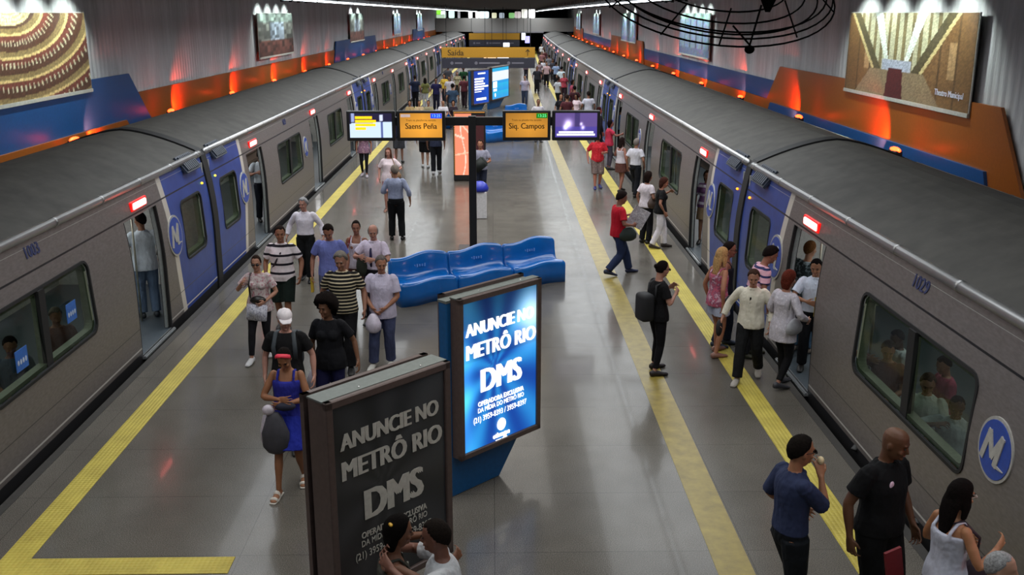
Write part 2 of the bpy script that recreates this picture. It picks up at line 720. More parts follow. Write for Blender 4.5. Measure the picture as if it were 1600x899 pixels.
def poster(side, u0, u1, zb, fn, label, nx, ny, caption=None):
    ya, yb = Yw(u0, side, zb), Yw(u1, side, zb)
    y0, y1 = min(ya, yb), max(ya, yb)
    w, h = y1 - y0, 4.95 - zb
    yc = (y0 + y1) / 2
    W = WR if side > 0 else WL
    r = empty('wall_poster', (bend(W, yc) - side * 0.155, yc, zb + h / 2), PI / 2 * (1 if side < 0 else -1), label, 'poster')
    r.rotation_euler.z -= 2 * KB * yc
    p = picture('print', w, h, nx, ny, fn, M_PRINT, r)
    bm = bmesh.new()
    box(bm, -w / 2 - 0.02, w / 2 + 0.02, 0.005, 0.03, -h / 2 - 0.04, h / 2 + 0.01)
    box(bm, -w / 2 - 0.02, w / 2 + 0.02, -0.02, 0.03, -h / 2 - 0.07, -h / 2)
    obj('backing', bm, M_PEDGE, r)
    if caption: 
        text('caption', caption, 0.16, mat('caption_white', 'c9c8d8', 0.5), r, (w * 0.37, -0.006, -h * 0.34), (PI / 2, 0, 0), 0.004)
    # its row of spotlights under the ceiling
    n = 4 if yc < 45 else 2
    for i in range(n):
        y = y0 + w * (i + 0.5) / n
        x = bend(W, y) - side * 0.95
        l = bpy.data.lights.new('poster_spot', 'SPOT')
        l.energy = (165 if yc < 45 else 300) * LIGHT_K
        l.color = (0.86, 1.0, 0.95)
        l.spot_size = R(105)
        l.spot_blend = 0.6
        l.shadow_soft_size = 0.05
        lo = bpy.data.objects.new('poster_spot', l)
        lo.location = (x, y, CEIL - 0.12)
        lo.rotation_euler = (0, -R(38) * side, 0)
        C.objects.link(lo)
        b2 = bmesh.new()
        loft(b2, [(0, 0, 0.0), (0, 0, 0.12)], [0.07, 0.05], n=10)
        so = obj('spotlight', b2, M_SPOT)
        so.location = (x, y, CEIL - 0.11)
        tag(so, 'small dark ceiling spotlight shining down on a wall poster', 'spotlight', 'spotlights over the wall posters')


poster(-1, -70, 133, 3.30, hall_round, 'large poster of a gilded round auditorium on the near left wall', 150, 60)
poster(-1, 400, 454, 3.30, hall_far(3), 'dark poster of a hall with seats, second along the left wall', 40, 26)
poster(-1, 544, 566, 3.30, hall_far(9), 'dim green grey poster above the dark blue block on the left wall', 24, 16)
poster(-1, 613, 624, 3.30, arches(1), 'pale blue poster, fourth along the left wall', 16, 10)
poster(-1, 650, 658, 3.30, arches(2), 'farthest pale poster on the left wall', 12, 8)
poster(1, 1330, 1526, 3.27, hall_stairs, 'large brown poster of a hall with arches on the near right wall', 150, 70, 'Theatro Municipal')
poster(1, 1066, 1113, 3.27, arches(5), 'pale blue poster of a colonnade, second along the right wall', 50, 26)
poster(1, 974, 997, 3.27, arches(6), 'pale poster rising from the orange block on the right wall', 24, 16)
poster(1, 929, 939, 3.27, arches(7), 'thin pale poster, fourth along the right wall', 16, 10)
poster(1, 902, 909, 3.27, arches(8), 'farthest pale poster on the right wall', 12, 8)

M_RED = mat('red_lens', 'ff3a20', 0.4, emis=(1.0, 0.2, 0.06), estr=16)
lamp0 = None
for side, X0, W in ((1, 7.72, WR), (-1, -8.78, WL)):
    for i in range(17):
        y = (19.0 if side > 0 else 14.6) + 6.35 * i
        x = bend(X0, y)
        if lamp0 is None:
            lamp0 = empty('wall_uplight', (x, y, 2.40))
            bm = bbox(-0.07, 0.07, -0.2, 0.2, -0.16, 0.0, 0.02)
            box(bm, -0.02, 0.02, -0.02, 0.02, -1.2, -0.16)
            obj('housing', bm, M_SPOT, lamp0)
            bm = bmesh.new()
            ball(bm, (0, 0, 0.0), (0.07, 0.22, 0.06), 12, 8)
            obj('lens', bm, M_RED, lamp0, True)
            lm = lamp0
        else:
            lm = copy_tree(lamp0)
        lm.location = (x, y, 2.40)
        tag(lm, 'small glowing red uplight behind the %s train' % ('right' if side > 0 else 'left'), 'uplight',
            'red uplights behind the %s train' % ('right' if side > 0 else 'left'))
        l = bpy.data.lights.new('red_uplight', 'SPOT')
        l.energy = (230 if y < 50 else 120) * LIGHT_K
        l.color = (1.0, 0.07, 0.03)
        l.spot_size = R(84)
        l.spot_blend = 0.7
        l.shadow_soft_size = 0.06
        lo = bpy.data.objects.new('red_uplight', l)
        lo.location = (x + side * 0.06, y + 1.5, 2.3)
        lo.rotation_euler = Vector((side * 0.62, 0.60, 0.34)).to_track_quat('-Z', 'Y').to_euler()
        C.objects.link(lo)

# ------------------------------------------------------------------ lamp battens
M_TUBE = mat('fluorescent_tube', 'ffffff', 0.4, emis=(0.93, 0.97, 1.0), estr=9)
bat0 = None
for lx, k in LAMP_ROWS:
    y = -7.0
    while y < 132:
        if bat0 is None:
            bat0 = empty('ceiling_batten')
            bm = bmesh.new()
            box(bm, -0.11, 0.11, -1.4, 1.4, 0.03, 0.12)
            box(bm, -0.01, 0.01, -1.0, -0.98, 0.12, CEIL - LAMP_Z)
            box(bm, -0.01, 0.01, 0.98, 1.0, 0.12, CEIL - LAMP_Z)
            obj('housing', bm, M_BLACK, bat0)
            bm = bmesh.new()
            loft(bm, [(0, -1.35, 0.0), (0, 1.35, 0.0)], [0.02, 0.02], n=8)
            obj('tube', bm, M_TUBE, bat0, True)
            b = bat0
        else:
            b = copy_tree(bat0)
        b.location = (bend(lx, y), y, LAMP_Z)
        b.rotation_euler.z = -2 * KB * y
        sd = 'right' if lx > 0 else 'left'
        tag(b, 'white fluorescent batten hanging in the row over the %s platform edge' % sd, 'ceiling lamp', 'fluorescent battens over the %s edge' % sd)
        y += 3.0

# ------------------------------------------------------------------ trains
PITCH_Y = 21.72
HALF = 10.70
DOORS = (-7.24, 0.0, 7.24)
DW, DH = 0.72, 2.02


def sx(z):
    """platform-side profile of the car body"""
    if z < 0.1: return 0.05 * (0.1 - z)
    if z < 1.0: return 0.0
    return 0.17 * ((z - 1.0) / 1.46) ** 2


def m_body():
    t = NT('train_side')
    X, Y, Z = t.xyz()
    ay = t.math('ABSOLUTE', Y)
    # edge of the blue end livery, drifting away from the door towards the sill
    zz = t.math('SUBTRACT', 2.5, Z)
    yb = t.math('ADD', 8.22, t.math('MULTIPLY', t.math('POWER', t.math('MAXIMUM', zz, 0.0), 1.5), 0.10))
    blue = t.math('GREATER_THAN', ay, t.math('ADD', yb, 0.2))
    stripe = t.math('GREATER_THAN', ay, yb)
    steel = t.noise(40, 2, t.coord('Object', (1, 0.3, 1)), 0.5)
    base = t.ramp(steel, [(0.3, lin('6c6663')), (0.7, lin('7a7472'))])
    bl = t.ramp(t.noise(3, 2, t.coord()), [(0.3, lin('283d80')), (0.7, lin('304a94'))])
    c = t.mix(stripe, base, lin('c3bcb2'))
    c = t.mix(blue, c, bl)
    onside = t.math('LESS_THAN', X, 0.5)
    c = t.mix(onside, base, c)
    # grooves
    g1 = t.math('LESS_THAN', t.math('ABSOLUTE', t.math('SUBTRACT', Z, 2.06)), 0.012)
    g2 = t.math('LESS_THAN', t.math('ABSOLUTE', t.math('SUBTRACT', Z, 0.42)), 0.006)
    pale = t.math('LESS_THAN', t.math('ABSOLUTE', t.math('SUBTRACT', Z, 0.12)), 0.012)
    c = t.mix(g1, c, lin('1b1b1e'))
    c = t.mix(g2, c, lin('3c3a3a'))
    c = t.mix(pale, c, lin('c9c6c0'))
    low = t.math('LESS_THAN', Z, 0.05)
    c = t.mix(low, c, lin('2a2a2c'))
    t.l(c, t.b.inputs['Base Color'])
    mt = t.math('MULTIPLY', t.math('SUBTRACT', 1.0, stripe), 0.25)
    t.l(mt, t.b.inputs['Metallic'])
    t.b.inputs['Roughness'].default_value = 0.42
    t.bump(t.noise(1.2, 2, t.coord()), 0.15, 0.02)
    return t.m


def m_glass():
    t = NT('window_glass')
    g = t.n('ShaderNodeBsdfGlossy')
    g.inputs['Roughness'].default_value = 0.06
    tr = t.n('ShaderNodeBsdfTransparent')
    tr.inputs[0].default_value = (0.34, 0.40, 0.34, 1)
    mx = t.n('ShaderNodeMixShader')
    mx.inputs[0].default_value = 0.07
    t.l(tr.outputs[0], mx.inputs[1])
    t.l(g.outputs[0], mx.inputs[2])
    t.l(mx.outputs[0], t.out.inputs[0])
    return t.m


M_BODY = m_body()
M_GLASS = m_glass()
M_ROOF = mat('train_roof', '3b3935', 0.75, var=0.3, vscale=2.5, bump=0.2)
M_CHROME = mat('steel_gutter', 'a4a4a4', 0.36, 0.9, var=0.08, vscale=3)
M_RUBBER = mat('black_rubber', '0e0e10', 0.7)
M_JAMB = mat('door_jamb', '8b9190', 0.4, 0.4)
M_SILL = mat('door_sill', '9a9ea0', 0.3, 0.6)
M_INFLOOR = mat('car_floor', '39434a', 0.5)
M_INWALL = mat('car_wall', 'a9a9a4', 0.5)
M_INDARK = mat('car_dark', '20261f', 0.6)
M_SEAT = mat('car_seat', '5a4a3c', 0.6)
M_POLE = mat('grab_pole', 'b9b9a8', 0.3, 0.7)
M_REVEAL = mat('window_reveal', '7c8370', 0.5)
M_LED = mat('door_light', 'ff4040', 0.4, emis=(1.0, 0.42, 0.40), estr=14)
M_LEDB = mat('door_light_rim', 'a01515', 0.4, emis=(1.0, 0.06, 0.04), estr=0.9)
M_INLAMP = mat('car_lamp', 'ffffff', 0.4, emis=(1.0, 1.0, 1.0), estr=5)
M_LOGOB = mat('emblem_blue', '2446a0', 0.4)
M_LOGOW = mat('emblem_white', 'aaa8a2', 0.5)
M_NUM = mat('number_blue', '2c3560', 0.6)
M_UNDER = mat('underframe', '0b0b0b', 0.9)
M_LGREEN = mat('signal_green', '20c070', 0.4, emis=(0.05, 0.9, 0.4), estr=1.6)
M_LYEL = mat('signal_yellow', 'ffb020', 0.4, emis=(1.0, 0.55, 0.05), estr=2.5)

WIN = [(a + 2.22, a + 5.02, 0.90, 1.83) for a in (-7.24, 0.0)]
ENDW = [(-10.2, -9.05, 0.88, 1.84), (9.05, 10.2, 0.88, 1.84)]


def rrect(y0, y1, z0, z1, r, n=4):
    P = []
    for cy, cz, a in ((y1 - r, z1 - r, 0), (y0 + r, z1 - r, 90), (y0 + r, z0 + r, 180), (y1 - r, z0 + r, 270)):
        for k in range(n + 1):
            t = R(a + 90 * k / n)
            P.append((cy + r * math.cos(t), cz + r * math.sin(t)))
    return P


def side_sheet(holes, doors, y0, y1, z0, z1, r=0.12, off=0.0):
    bm = bmesh.new()
    ys = {y0, y1}
    zs = {z0, z1, 0.1, 1.0, 2.02, 2.2, 2.35}
    for h in holes:
        ys |= {h[0], h[1]}
        zs |= {h[2], h[3]}
    for d in doors: ys |= {d - DW, d + DW}
    zs |= {0.0, DH}
    zs |= {1.3, 1.6}
    ys = sorted(ys)
    zs = sorted(z for z in zs if z0 <= z <= z1)
    V = {}

    def vv(y, z):
        k = (round(y, 4), round(z, 4))
        if k not in V: V[k] = bm.verts.new((sx(z) + off, y, z))
        return V[k]
    for a, b in zip(ys, ys[1:]):
        m = (a + b) / 2
        for c, d in zip(zs, zs[1:]):
            n = (c + d) / 2
            if any(abs(m - q) < DW and 0.0 < n < DH for q in doors): continue
            if any(h[0] < m < h[1] and h[2] < n < h[3] for h in holes): continue
            bm.faces.new((vv(a, c), vv(b, c), vv(b, d), vv(a, d)))
    for h in holes:   # rounded corners
        P = rrect(*h, r)
        n = len(P) // 4
        corners = [(h[1], h[3]), (h[0], h[3]), (h[0], h[2]), (h[1], h[2])]
        for k in range(4):
            q = [vv(*corners[k])] + [vv(*p) for p in P[k * n:(k + 1) * n]]
            for i in range(1, len(q) - 1): bm.faces.new((q[0], q[i], q[i + 1]))
    return bm


def ring(bm, P, w, x0, x1):
    """frame of width w around the outline P, standing proud of the side"""
    cy = sum(p[0] for p in P) / len(P)
    cz = sum(p[1] for p in P) / len(P)
    Q = []
    n = len(P)
    for i, (y, z) in enumerate(P):
        a, b = P[i - 1], P[(i + 1) % n]
        t = Vector((b[0] - a[0], b[1] - a[1])).normalized()
        nn = Vector((t.y, -t.x))
        if nn.dot(Vector((y - cy, z - cz))) < 0: nn = -nn
        Q.append((y + nn.x * w, z + nn.y * w))
    L = []
    for (y, z), (yo, zo) in zip(P, Q):
        L.append([bm.verts.new((sx(z) + x0, y, z)), bm.verts.new((sx(zo) + x0, yo, zo)),
                  bm.verts.new((sx(zo) + x1, yo, zo)), bm.verts.new((sx(z) + x1, y, z))])
    for i in range(n):
        A, B = L[i], L[(i + 1) % n]
        for k in range(4): bm.faces.new((A[k], A[(k + 1) % 4], B[(k + 1) % 4], B[k]))


def roof_pts(n=14, d=0.0):
    P = [(0.17 - d, 2.46)]
    for k in range(n + 1):
        t = k / n
        x = 0.24 + (3.1 - 0.48) * t
        z = 2.50 + d + 0.385 * (1 - abs(2 * t - 1) ** 1.55)
        P.append((x, z))
    P.append((2.93 + d, 2.46))
    return P


def emblem(parent, y, z, r):
    e = empty('emblem', (sx(z) - 0.014, y, z))
    e.rotation_euler = (0, math.atan(0.34 * (z - 1.0) / 1.46 ** 2), 0)
    e.parent = parent
    bm = bmesh.new()
    pts = [(r * math.cos(2 * PI * k / 32), r * math.sin(2 * PI * k / 32)) for k in range(32)]
    prism(bm, pts, 'x', 0.004, 0.03)
    obj('rim', bm, M_LOGOW, e)
    bm = bmesh.new()
    prism(bm, [(p[0] * 0.9, p[1] * 0.9) for p in pts], 'x', -0.002, 0.01)
    obj('disc', bm, M_LOGOB, e)
    bm = bmesh.new()
    s = r * 0.92
    Lp = [(-.66, -.46), (-.38, .48), (-.06, -.24), (.40, .50), (.20, -.46), (.74, -.46)]
    for ki in range(5):
        (ax, az), (bx, bz) = Lp[ki], Lp[ki + 1]
        dl_ = math.hypot(bx - ax, bz - az)
        ux, uz = (bx - ax) / dl_, (bz - az) / dl_
        hw = 0.12 if ki < 4 else 0.07
        e0, e1 = 0.07, (0.07 if ki < 4 else 0.0)
        Q = [(ax - ux * e0 - uz * hw, az - uz * e0 + ux * hw), (bx + ux * e1 - uz * (hw if ki < 4 else 0.0), bz + uz * e1 + ux * (hw if ki < 4 else 0.0)),
             (bx + ux * e1 + uz * (hw if ki < 4 else 0.02), bz + uz * e1 - ux * (hw if ki < 4 else 0.02)), (ax - ux * e0 + uz * hw, az - uz * e0 - ux * hw)]
        prism(bm, [(-p[0] * s, p[1] * s) for p in Q], 'x', -0.010 - ki * 0.0007, 0.0)
    obj('letter', bm, M_LOGOW, e)
    return e


def make_car():
    t = empty('subway_car')
    bm = side_sheet(WIN + ENDW, DOORS, -HALF, HALF, -0.95, 2.46)
    # far side wall and the two end walls with their gangway openings
    far = side_sheet(WIN, (), -HALF, HALF, -0.95, 2.46)
    far.verts.ensure_lookup_table()
    me = bpy.data.meshes.new('t')
    for v in far.verts: v.co.x = 3.1 - v.co.x
    far.to_mesh(me)
    far.free()
    bm.from_mesh(me)
    for y in (-HALF, HALF):
        prof = [(sx(z), z) for z in (-0.95, 0.1, 1.0, 1.4, 1.8, 2.2, 2.46)] + roof_pts()[1:-1] + [(3.1 - sx(z), z) for z in (2.46, 2.2, 1.8, 1.4, 1.0, 0.1, -0.95)]
        bm.faces.new([bm.verts.new((x, y, z)) for x, z in prof])
    obj('body', bm, M_BODY, t)
    # roof
    bm = bmesh.new()
    P = roof_pts()
    lo = [(x, z - 0.05) for x, z in P]
    prism(bm, P + lo[::-1], 'y', -HALF, HALF)
    ro = obj('roof', bm, M_ROOF, t)
    bm = bmesh.new()
    for xx, s in ((0.17, 1), (2.93, -1)):
        loft(bm, [(xx, -HALF, 2.455), (xx, HALF, 2.455)], [0.06, 0.06], n=10)
        for k in range(-7, 8):
            loft(bm, [(xx, k * 1.5 - 0.03, 2.455), (xx, k * 1.5 + 0.03, 2.455)], [0.066, 0.066], n=10)
    obj('gutter', bm, M_CHROME, t, True)
    # gangway bellows covering the gap to the next car
    bm = bmesh.new()
    prof = [(sx(z) - 0.03, z) for z in (-0.5, 0.1, 1.0, 1.3, 1.6, 1.9, 2.2, 2.42)] + [(x, z + 0.02) for x, z in roof_pts(14, 0.01)[1:-1]] + \
           [(3.13 - sx(z), z) for z in (2.42, 2.2, 1.9, 1.6, 1.3, 1.0, 0.1, -0.5)]
    prism(bm, prof, 'y', HALF + 0.005, HALF + 0.30)
    obj('gangway', bm, M_RUBBER, t)
    bm = bmesh.new()
    for y in (-7.5, 7.5):
        box(bm, 0.3, 2.8, y - 1.6, y + 1.6, -1.25, -0.6)
    box(bm, 0.15, 2.95, -9.5, 9.5, -0.95, -0.75)
    obj('underframe', bm, M_UNDER, t)
    # interior
    bm = bmesh.new()
    box(bm, 0.03, 3.05, -HALF + .02, HALF - .02, -0.06, 0.0)
    obj('car_floor', bm, M_INFLOOR, t)
    bm = bmesh.new()
    box(bm, 0.14, 2.96, -HALF + .02, HALF - .02, 2.3, 2.33)
    obj('car_ceiling', bm, M_INWALL, t)
    bm = bmesh.new()
    for y0, y1 in ((-10, -4), (-3, 3), (4, 10)):
        box(bm, 1.3, 1.8, y0, y1, 2.26, 2.30)
    obj('car_lamp', bm, M_INLAMP, t)
    bm = bmesh.new()
    box(bm, 2.96, 3.0, -HALF + .02, HALF - .02, 0.0, 0.95)
    box(bm, 2.9, 2.96, -HALF + .02, HALF - .02, 1.8, 2.3)
    for y in (-7.24, 0, 7.24):
        box(bm, 2.94, 3.0, y - 1.9 if y > -1 else y - 3.4, y + 1.9 if y < 1 else y + 3.4, 0.9, 1.82)
    for y in (-HALF + .05, HALF - .08):
        box(bm, 0.1, 3.0, y, y + 0.03, 0, 2.3)
    obj('interior_lining', bm, M_INWALL, t)
    for a, b in ((-6.0, -1.3), (1.3, 6.0)):
        bm = bmesh.new()
        box(bm, 2.45, 2.94, a, b, 0.36, 0.46)
        box(bm, 2.84, 2.94, a, b, 0.46, 0.92)
        box(bm, 2.6, 2.94, a, b, 0.0, 0.36)
        bmesh.ops.bevel(bm, geom=bm.edges[:], offset=0.03, segments=2, affect='EDGES')
        obj('bench_seat', bm, M_SEAT, t)
    for y in (-8.3, -6.1, -1.15, 1.15, 6.1, 8.3):
        bm = bmesh.new()
        loft(bm, [(0.62, y, 0.0), (0.62, y, 2.3)], [0.018, 0.018], n=8)
        obj('grab_pole', bm, M_POLE, t, True)
    # doorways
    for d in DOORS:
        bm = bmesh.new()
        for s in (-1, 1):
            Q = [(sx(z), z) for z in (0.0, 0.5, 1.0, 1.3, 1.6, 1.9, DH)]
            pr = [(x + 0.002, z) for x, z in Q] + [(x + 0.12, z) for x, z in Q[::-1]]
            a, b = (d + s * DW, d + s * (DW - 0.035))
            prism(bm, pr, 'y', min(a, b), max(a, b))
            obj('door_post', bm, M_RUBBER, t)
            bm = bmesh.new()
        for s in (-1, 1):
            Q = [(sx(z), z) for z in (0.02, 0.5, 1.0, 1.3, 1.6, 1.9, DH)]
            pr = [(x + 0.05, z) for x, z in Q] + [(x + 0.085, z) for x, z in Q[::-1]]
            a, b = (d + s * (DW - 0.03), d + s * (DW - 0.11))
            prism(bm, pr, 'y', min(a, b), max(a, b))
            obj('door_leaf', bm, M_JAMB, t)
            bm = bmesh.new()
        bm.free()
        bm = bmesh.new()
        box(bm, -0.05, 0.14, d - DW, d + DW, -0.05, -0.02)
        for q in range(3):
            box(bm, -0.04 + q * 0.06, -0.01 + q * 0.06, d - DW, d + DW, -0.02, -0.005)
        obj('door_sill', bm, M_SILL, t)
        lx = sx(2.17)
        bm = bbox(lx - 0.025, lx + 0.02, d - 0.33, d + 0.33, 2.10, 2.25, 0.02)
        dl = obj('door_light', bm, M_LEDB, t)
        bm = bbox(lx - 0.045, lx, d - 0.27, d + 0.27, 2.125, 2.225, 0.02)
        obj('display', bm, M_LED, dl)
    # windows
    for wi, h in enumerate(WIN + ENDW):
        w = empty('window')
        w.parent = t
        P = rrect(*h, 0.12)
        bm = bmesh.new()
        ring(bm, P, 0.035, -0.012, 0.02)
        if wi < 2:
            m = (h[0] + h[1]) / 2
            box(bm, sx(h[3]) * 0.4, 0.07, m - 0.10, m + 0.06, h[2], h[3])
        obj('frame', bm, M_RUBBER, w)
        bm = bmesh.new()
        P2 = rrect(h[0] + 0.05, h[1] - 0.05, h[2] + 0.05, h[3] - 0.05, 0.1)
        ring(bm, P2, 0.05, 0.03, 0.13)
        if wi < 2: box(bm, 0.06, 0.13, m - 0.02, m + 0.05, h[2], h[3])
        obj('reveal', bm, M_REVEAL, w)
        bm = bmesh.new()
        for (a, b) in (((h[0], m - 0.1), (m + 0.06, h[1])) if wi < 2 else ((h[0], h[1]),)):
            q = [(a, h[2]), (b, h[2]), (b, h[3]), (a, h[3])]
            bm.faces.new([bm.verts.new((sx(z) + 0.022, y, z)) for y, z in q])
        obj('pane', bm, M_GLASS, w)
    # end vents on the gutter and the round emblems
    for s in (-1, 1):
        bm = bmesh.new()
        y = s * 9.95
        for k in range(8):
            M = Matrix.Translation((0.15, y - 0.32 + k * 0.09, 2.40)) @ Matrix.Rotation(R(38), 4, 'Y')
            box(bm, -0.05, 0.0, -0.03, 0.03, -0.14, 0.14, M=M)
        M = Matrix.Translation((0.15, y, 2.40)) @ Matrix.Rotation(R(38), 4, 'Y')
        box(bm, -0.02, 0.02, -0.4, 0.4, -0.17, 0.17, M=M)
        obj('vent', bm, mat('vent_dark', '2b3340', 0.5), t)
        emblem(t, s * 8.52, 1.40, 0.34)
    emblem(t, 1.71, 1.38, 0.285)
    return t


M_SIGL = {1: M_LYEL, -1: M_LGREEN}
car0 = make_car()
first = True
cars = {}
ORD = ['nearest', 'second', 'third', 'fourth', 'fifth', 'farthest']
for side, T, b0, num in ((1, TR, -4.94, '1029'), (-1, TL, -3.26, '1003')):
    for i in range(6):
        yc = b0 + PITCH_Y * (i + 0.5)
        c = car0 if first else copy_tree(car0)
        first = False
        c.location = (bend(T, yc) + side * 0.0, yc, 0)
        c.rotation_euler.z = math.atan(-2 * KB * yc) + (PI if side < 0 else 0)
        tag(c, '%s subway car of the train on the %s, stainless steel with blue ends%s' % (
            ORD[i], 'right' if side > 0 else 'left', ', numbered ' + num if i == 0 else ''), 'train car')
        cars[(side, i)] = c
    c = cars[(side, 0)]
    zt = 2.27
    o = text('car_number', num, 0.2, M_NUM, c, (sx(zt) - 0.006, (-3.75 if side < 0 else 3.75) + (0 if side < 0 else 0), zt), (R(90), R(0), R(-90)), 0.004)
    o.rotation_euler = (R(76), 0, R(-90))
    for i in range(6):
        for e in (-1, 1):
            bm = bmesh.new()
            ball(bm, (sx(1.95) - 0.01, e * 10.42, 1.96), (0.025, 0.035, 0.022), 10, 6)
            g = (side < 0 and i < 2) or (side > 0 and i == 5)
            o = obj('signal_lamp', bm, M_LGREEN if g else M_LYEL, cars[(side, i)], True)
# small blue stickers on the panes of the nearest left car
for y, z in ((4.35, 1.35), (2.95, 1.22)):
    c = cars[(-1, 0)]
    bm = bmesh.new()
    box(bm, sx(z) + 0.005, sx(z) + 0.012, -y - 0.14, -y + 0.14, z - 0.12, z + 0.12)
    s = obj('sticker', bm, mat('sticker_blue', '2f66b8', 0.5), c)
    s['label'] = 'small blue sticker on the window pane'
    bm = bmesh.new()
    for k in range(4):
        ball(bm, (sx(z) + 0.003, -y - 0.09 + 0.06 * k, z - 0.02), (0.003, 0.022, 0.032), 8, 6)
    obj('figures', bm, mat('sticker_pale', 'b7c4d8', 0.5), s)

# ------------------------------------------------------------------ wavy blue benches
M_BENCH = mat('blue_glossy_plastic', '0d63b4', 0.22, var=0.1, vscale=4, coat=0.4)
M_BMARK = mat('bench_mark', '6f9fe0', 0.4)


def bench_mesh(w=1.15, depth=0.56):
    bm = bmesh.new()
    N = 36
    prof = [(-0.27, 0.0, 0), (-0.27, 0.2, 0), (-0.275, 0.36, 0), (-0.262, 0.405, 0), (-0.22, 0.425, 0), (-0.1, 0.415, 0), (0.02, 0.41, 0),
            (0.085, 0.43, 0), (0.12, 0.50, 0), (0.14, 0.62, 1), (0.155, 0.75, 1), (0.175, 0.79, 1), (0.21, 0.80, 1), (0.245, 0.78, 1), (0.26, 0.72, 1), (0.27, 0.4, 0), (0.27, 0.0, 0)]
    rows = []
    for i in range(N + 1):
        u = i / N
        e = min(u, 1 - u) * w            # distance to the end
        k = 1.0
        if e < 0.09: k = math.sqrt(max(0.0, 1 - (1 - e / 0.09) ** 2)) * 0.25 + 0.75
        wv = 0.055 * math.sin(2 * PI * u + 0.3)
        hb = 0.03 * math.sin(2 * PI * (u - 0.42)) if True else 0
        x = (u - 0.5) * w
        row = []
        for (y, z, b) in prof:
            zz = z + (hb * (1 if b else 0.35) if z > 0.3 else 0)
            if z > 0.1: zz = zz - (1 - k) * 0.12
            row.append(bm.verts.new((x, y * (0.7 + 0.3 * k) - wv * (1.0 if y < 0.1 else 0.8), zz)))
        rows.append(row)
    for A, B in zip(rows, rows[1:]):
        for k in range(len(prof) - 1): bm.faces.new((A[k], B[k], B[k + 1], A[k + 1]))
        bm.faces.new((A[-1], B[-1], B[0], A[0]))
    bm.faces.new(rows[0])
    bm.faces.new(rows[-1][::-1])
    return bm


b0 = empty('bench')
obj('seat_shell', bench_mesh(), M_BENCH, b0, True)
bm = bmesh.new()
for k in range(5):
    hh = 0.028 if k in (1, 4) else 0.02
    box(bm, -0.10 + k * 0.05, -0.075 + k * 0.05, 0.128, 0.14, 0.60 - hh, 0.60 + hh)
obj('emblem_marks', bm, M_BMARK, b0)
ba, bb = at(625, 481), at(884, 440)
dirn = (bb - ba).normalized()
ang = math.atan2(dirn.y, dirn.x)
L = (bb - ba).length
nrm = Vector((-dirn.y, dirn.x, 0))
for i, lb in enumerate(('leftmost blue wavy plastic bench, beside the walking crowd', 'middle blue wavy plastic bench behind the lit panel', 'rightmost blue wavy plastic bench, nearest the dull yellow line')):
    q = b0 if i == 0 else copy_tree(b0)
    q.location = ba + dirn * (L * (i + 0.5) / 3) + nrm * 0.27
    q.rotation_euler.z = ang
    q.scale = (L / 3 / 1.17, 1, 1)
    tag(q, lb, 'bench', 'blue wavy benches before the gantry')
for i, (x, y, lb) in enumerate(((0.15, 39.9, 'far blue wavy bench just right of the black pole'), (1.25, 40.4, 'far blue wavy bench behind the right destination screen'),
                                (-3.6, 44.72, 'far blue bench behind the left advertising screen'), (-2.35, 44.72, 'far blue bench behind the left destination screen'),
                                (1.2, 47.5, 'distant blue bench beside the far lit panels'))):
    q = copy_tree(b0)
    q.location = (x, y, 0)
    q.rotation_euler.z = 0 if x < 0 else ang
    q.scale = (1, 1, 1)
    tag(q, lb, 'bench')

# ------------------------------------------------------------------ advertising totems
M_FRAME = mat('totem_frame', '5d4f4b', 0.4, 0.3)
M_TOP = mat('totem_top', '6d7471', 0.5, 0.3)
M_TBLUE = mat('totem_blue', '0f4f82', 0.45)
M_ADLIT = print_mat('lit_poster', 1.0, 0.3)
M_ADDARK = print_mat('unlit_poster', 0.0, 0.25)
M_WLIT = mat('lit_letters', 'ffffff', 0.4, emis=(1, 1, 1), estr=1.4)
M_WDARK = mat('pale_letters', 'b9b6ad', 0.5)
M_SCREW = mat('screw_head', 'e8e8e8', 0.2, 0.8)


def ad_lit(u, v):
    # blue rays running to a vanishing point on the left, a bright glare at the upper right
    x, y = u - 0.42, v - 0.52
    a = math.atan2(y, x)
    r = math.hypot(x, y)
    ray = 0.5 + 0.5 * math.sin(a * 9 + 1.0)
    c = [0.02 + 0.12 * ray, 0.28 + 0.28 * ray, 0.66 + 0.22 * ray]
    if v > 0.82: c = [q * (0.55 + (1 - v)) for q in c]
    if v > 0.6: c = [q * 0.85 for q in c]
    g = math.exp(-(((u - 0.93) / 0.22) ** 2 + ((v - 0.80) / 0.16) ** 2))
    h = math.exp(-((u - 0.03) / 0.12) ** 2) * 0.5 * (1 - abs(v - 0.35))
    return [min(1, q + g * 0.9 + h * w) for q, w in zip(c, (0.5, 0.8, 0.8))]


def ad_dark(u, v):
    x, y = u - 0.42, v - 0.52
    ray = 0.5 + 0.5 * math.sin(math.atan2(y, x) * 9 + 1.0)
    k = 0.16 + 0.05 * ray + (0.08 * u * v)
    return (k, k * 1.03, k * 1.08)


def ad_delta(u, v):
    return (0.03, 0.22 + 0.1 * u, 0.66 + 0.12 * u)


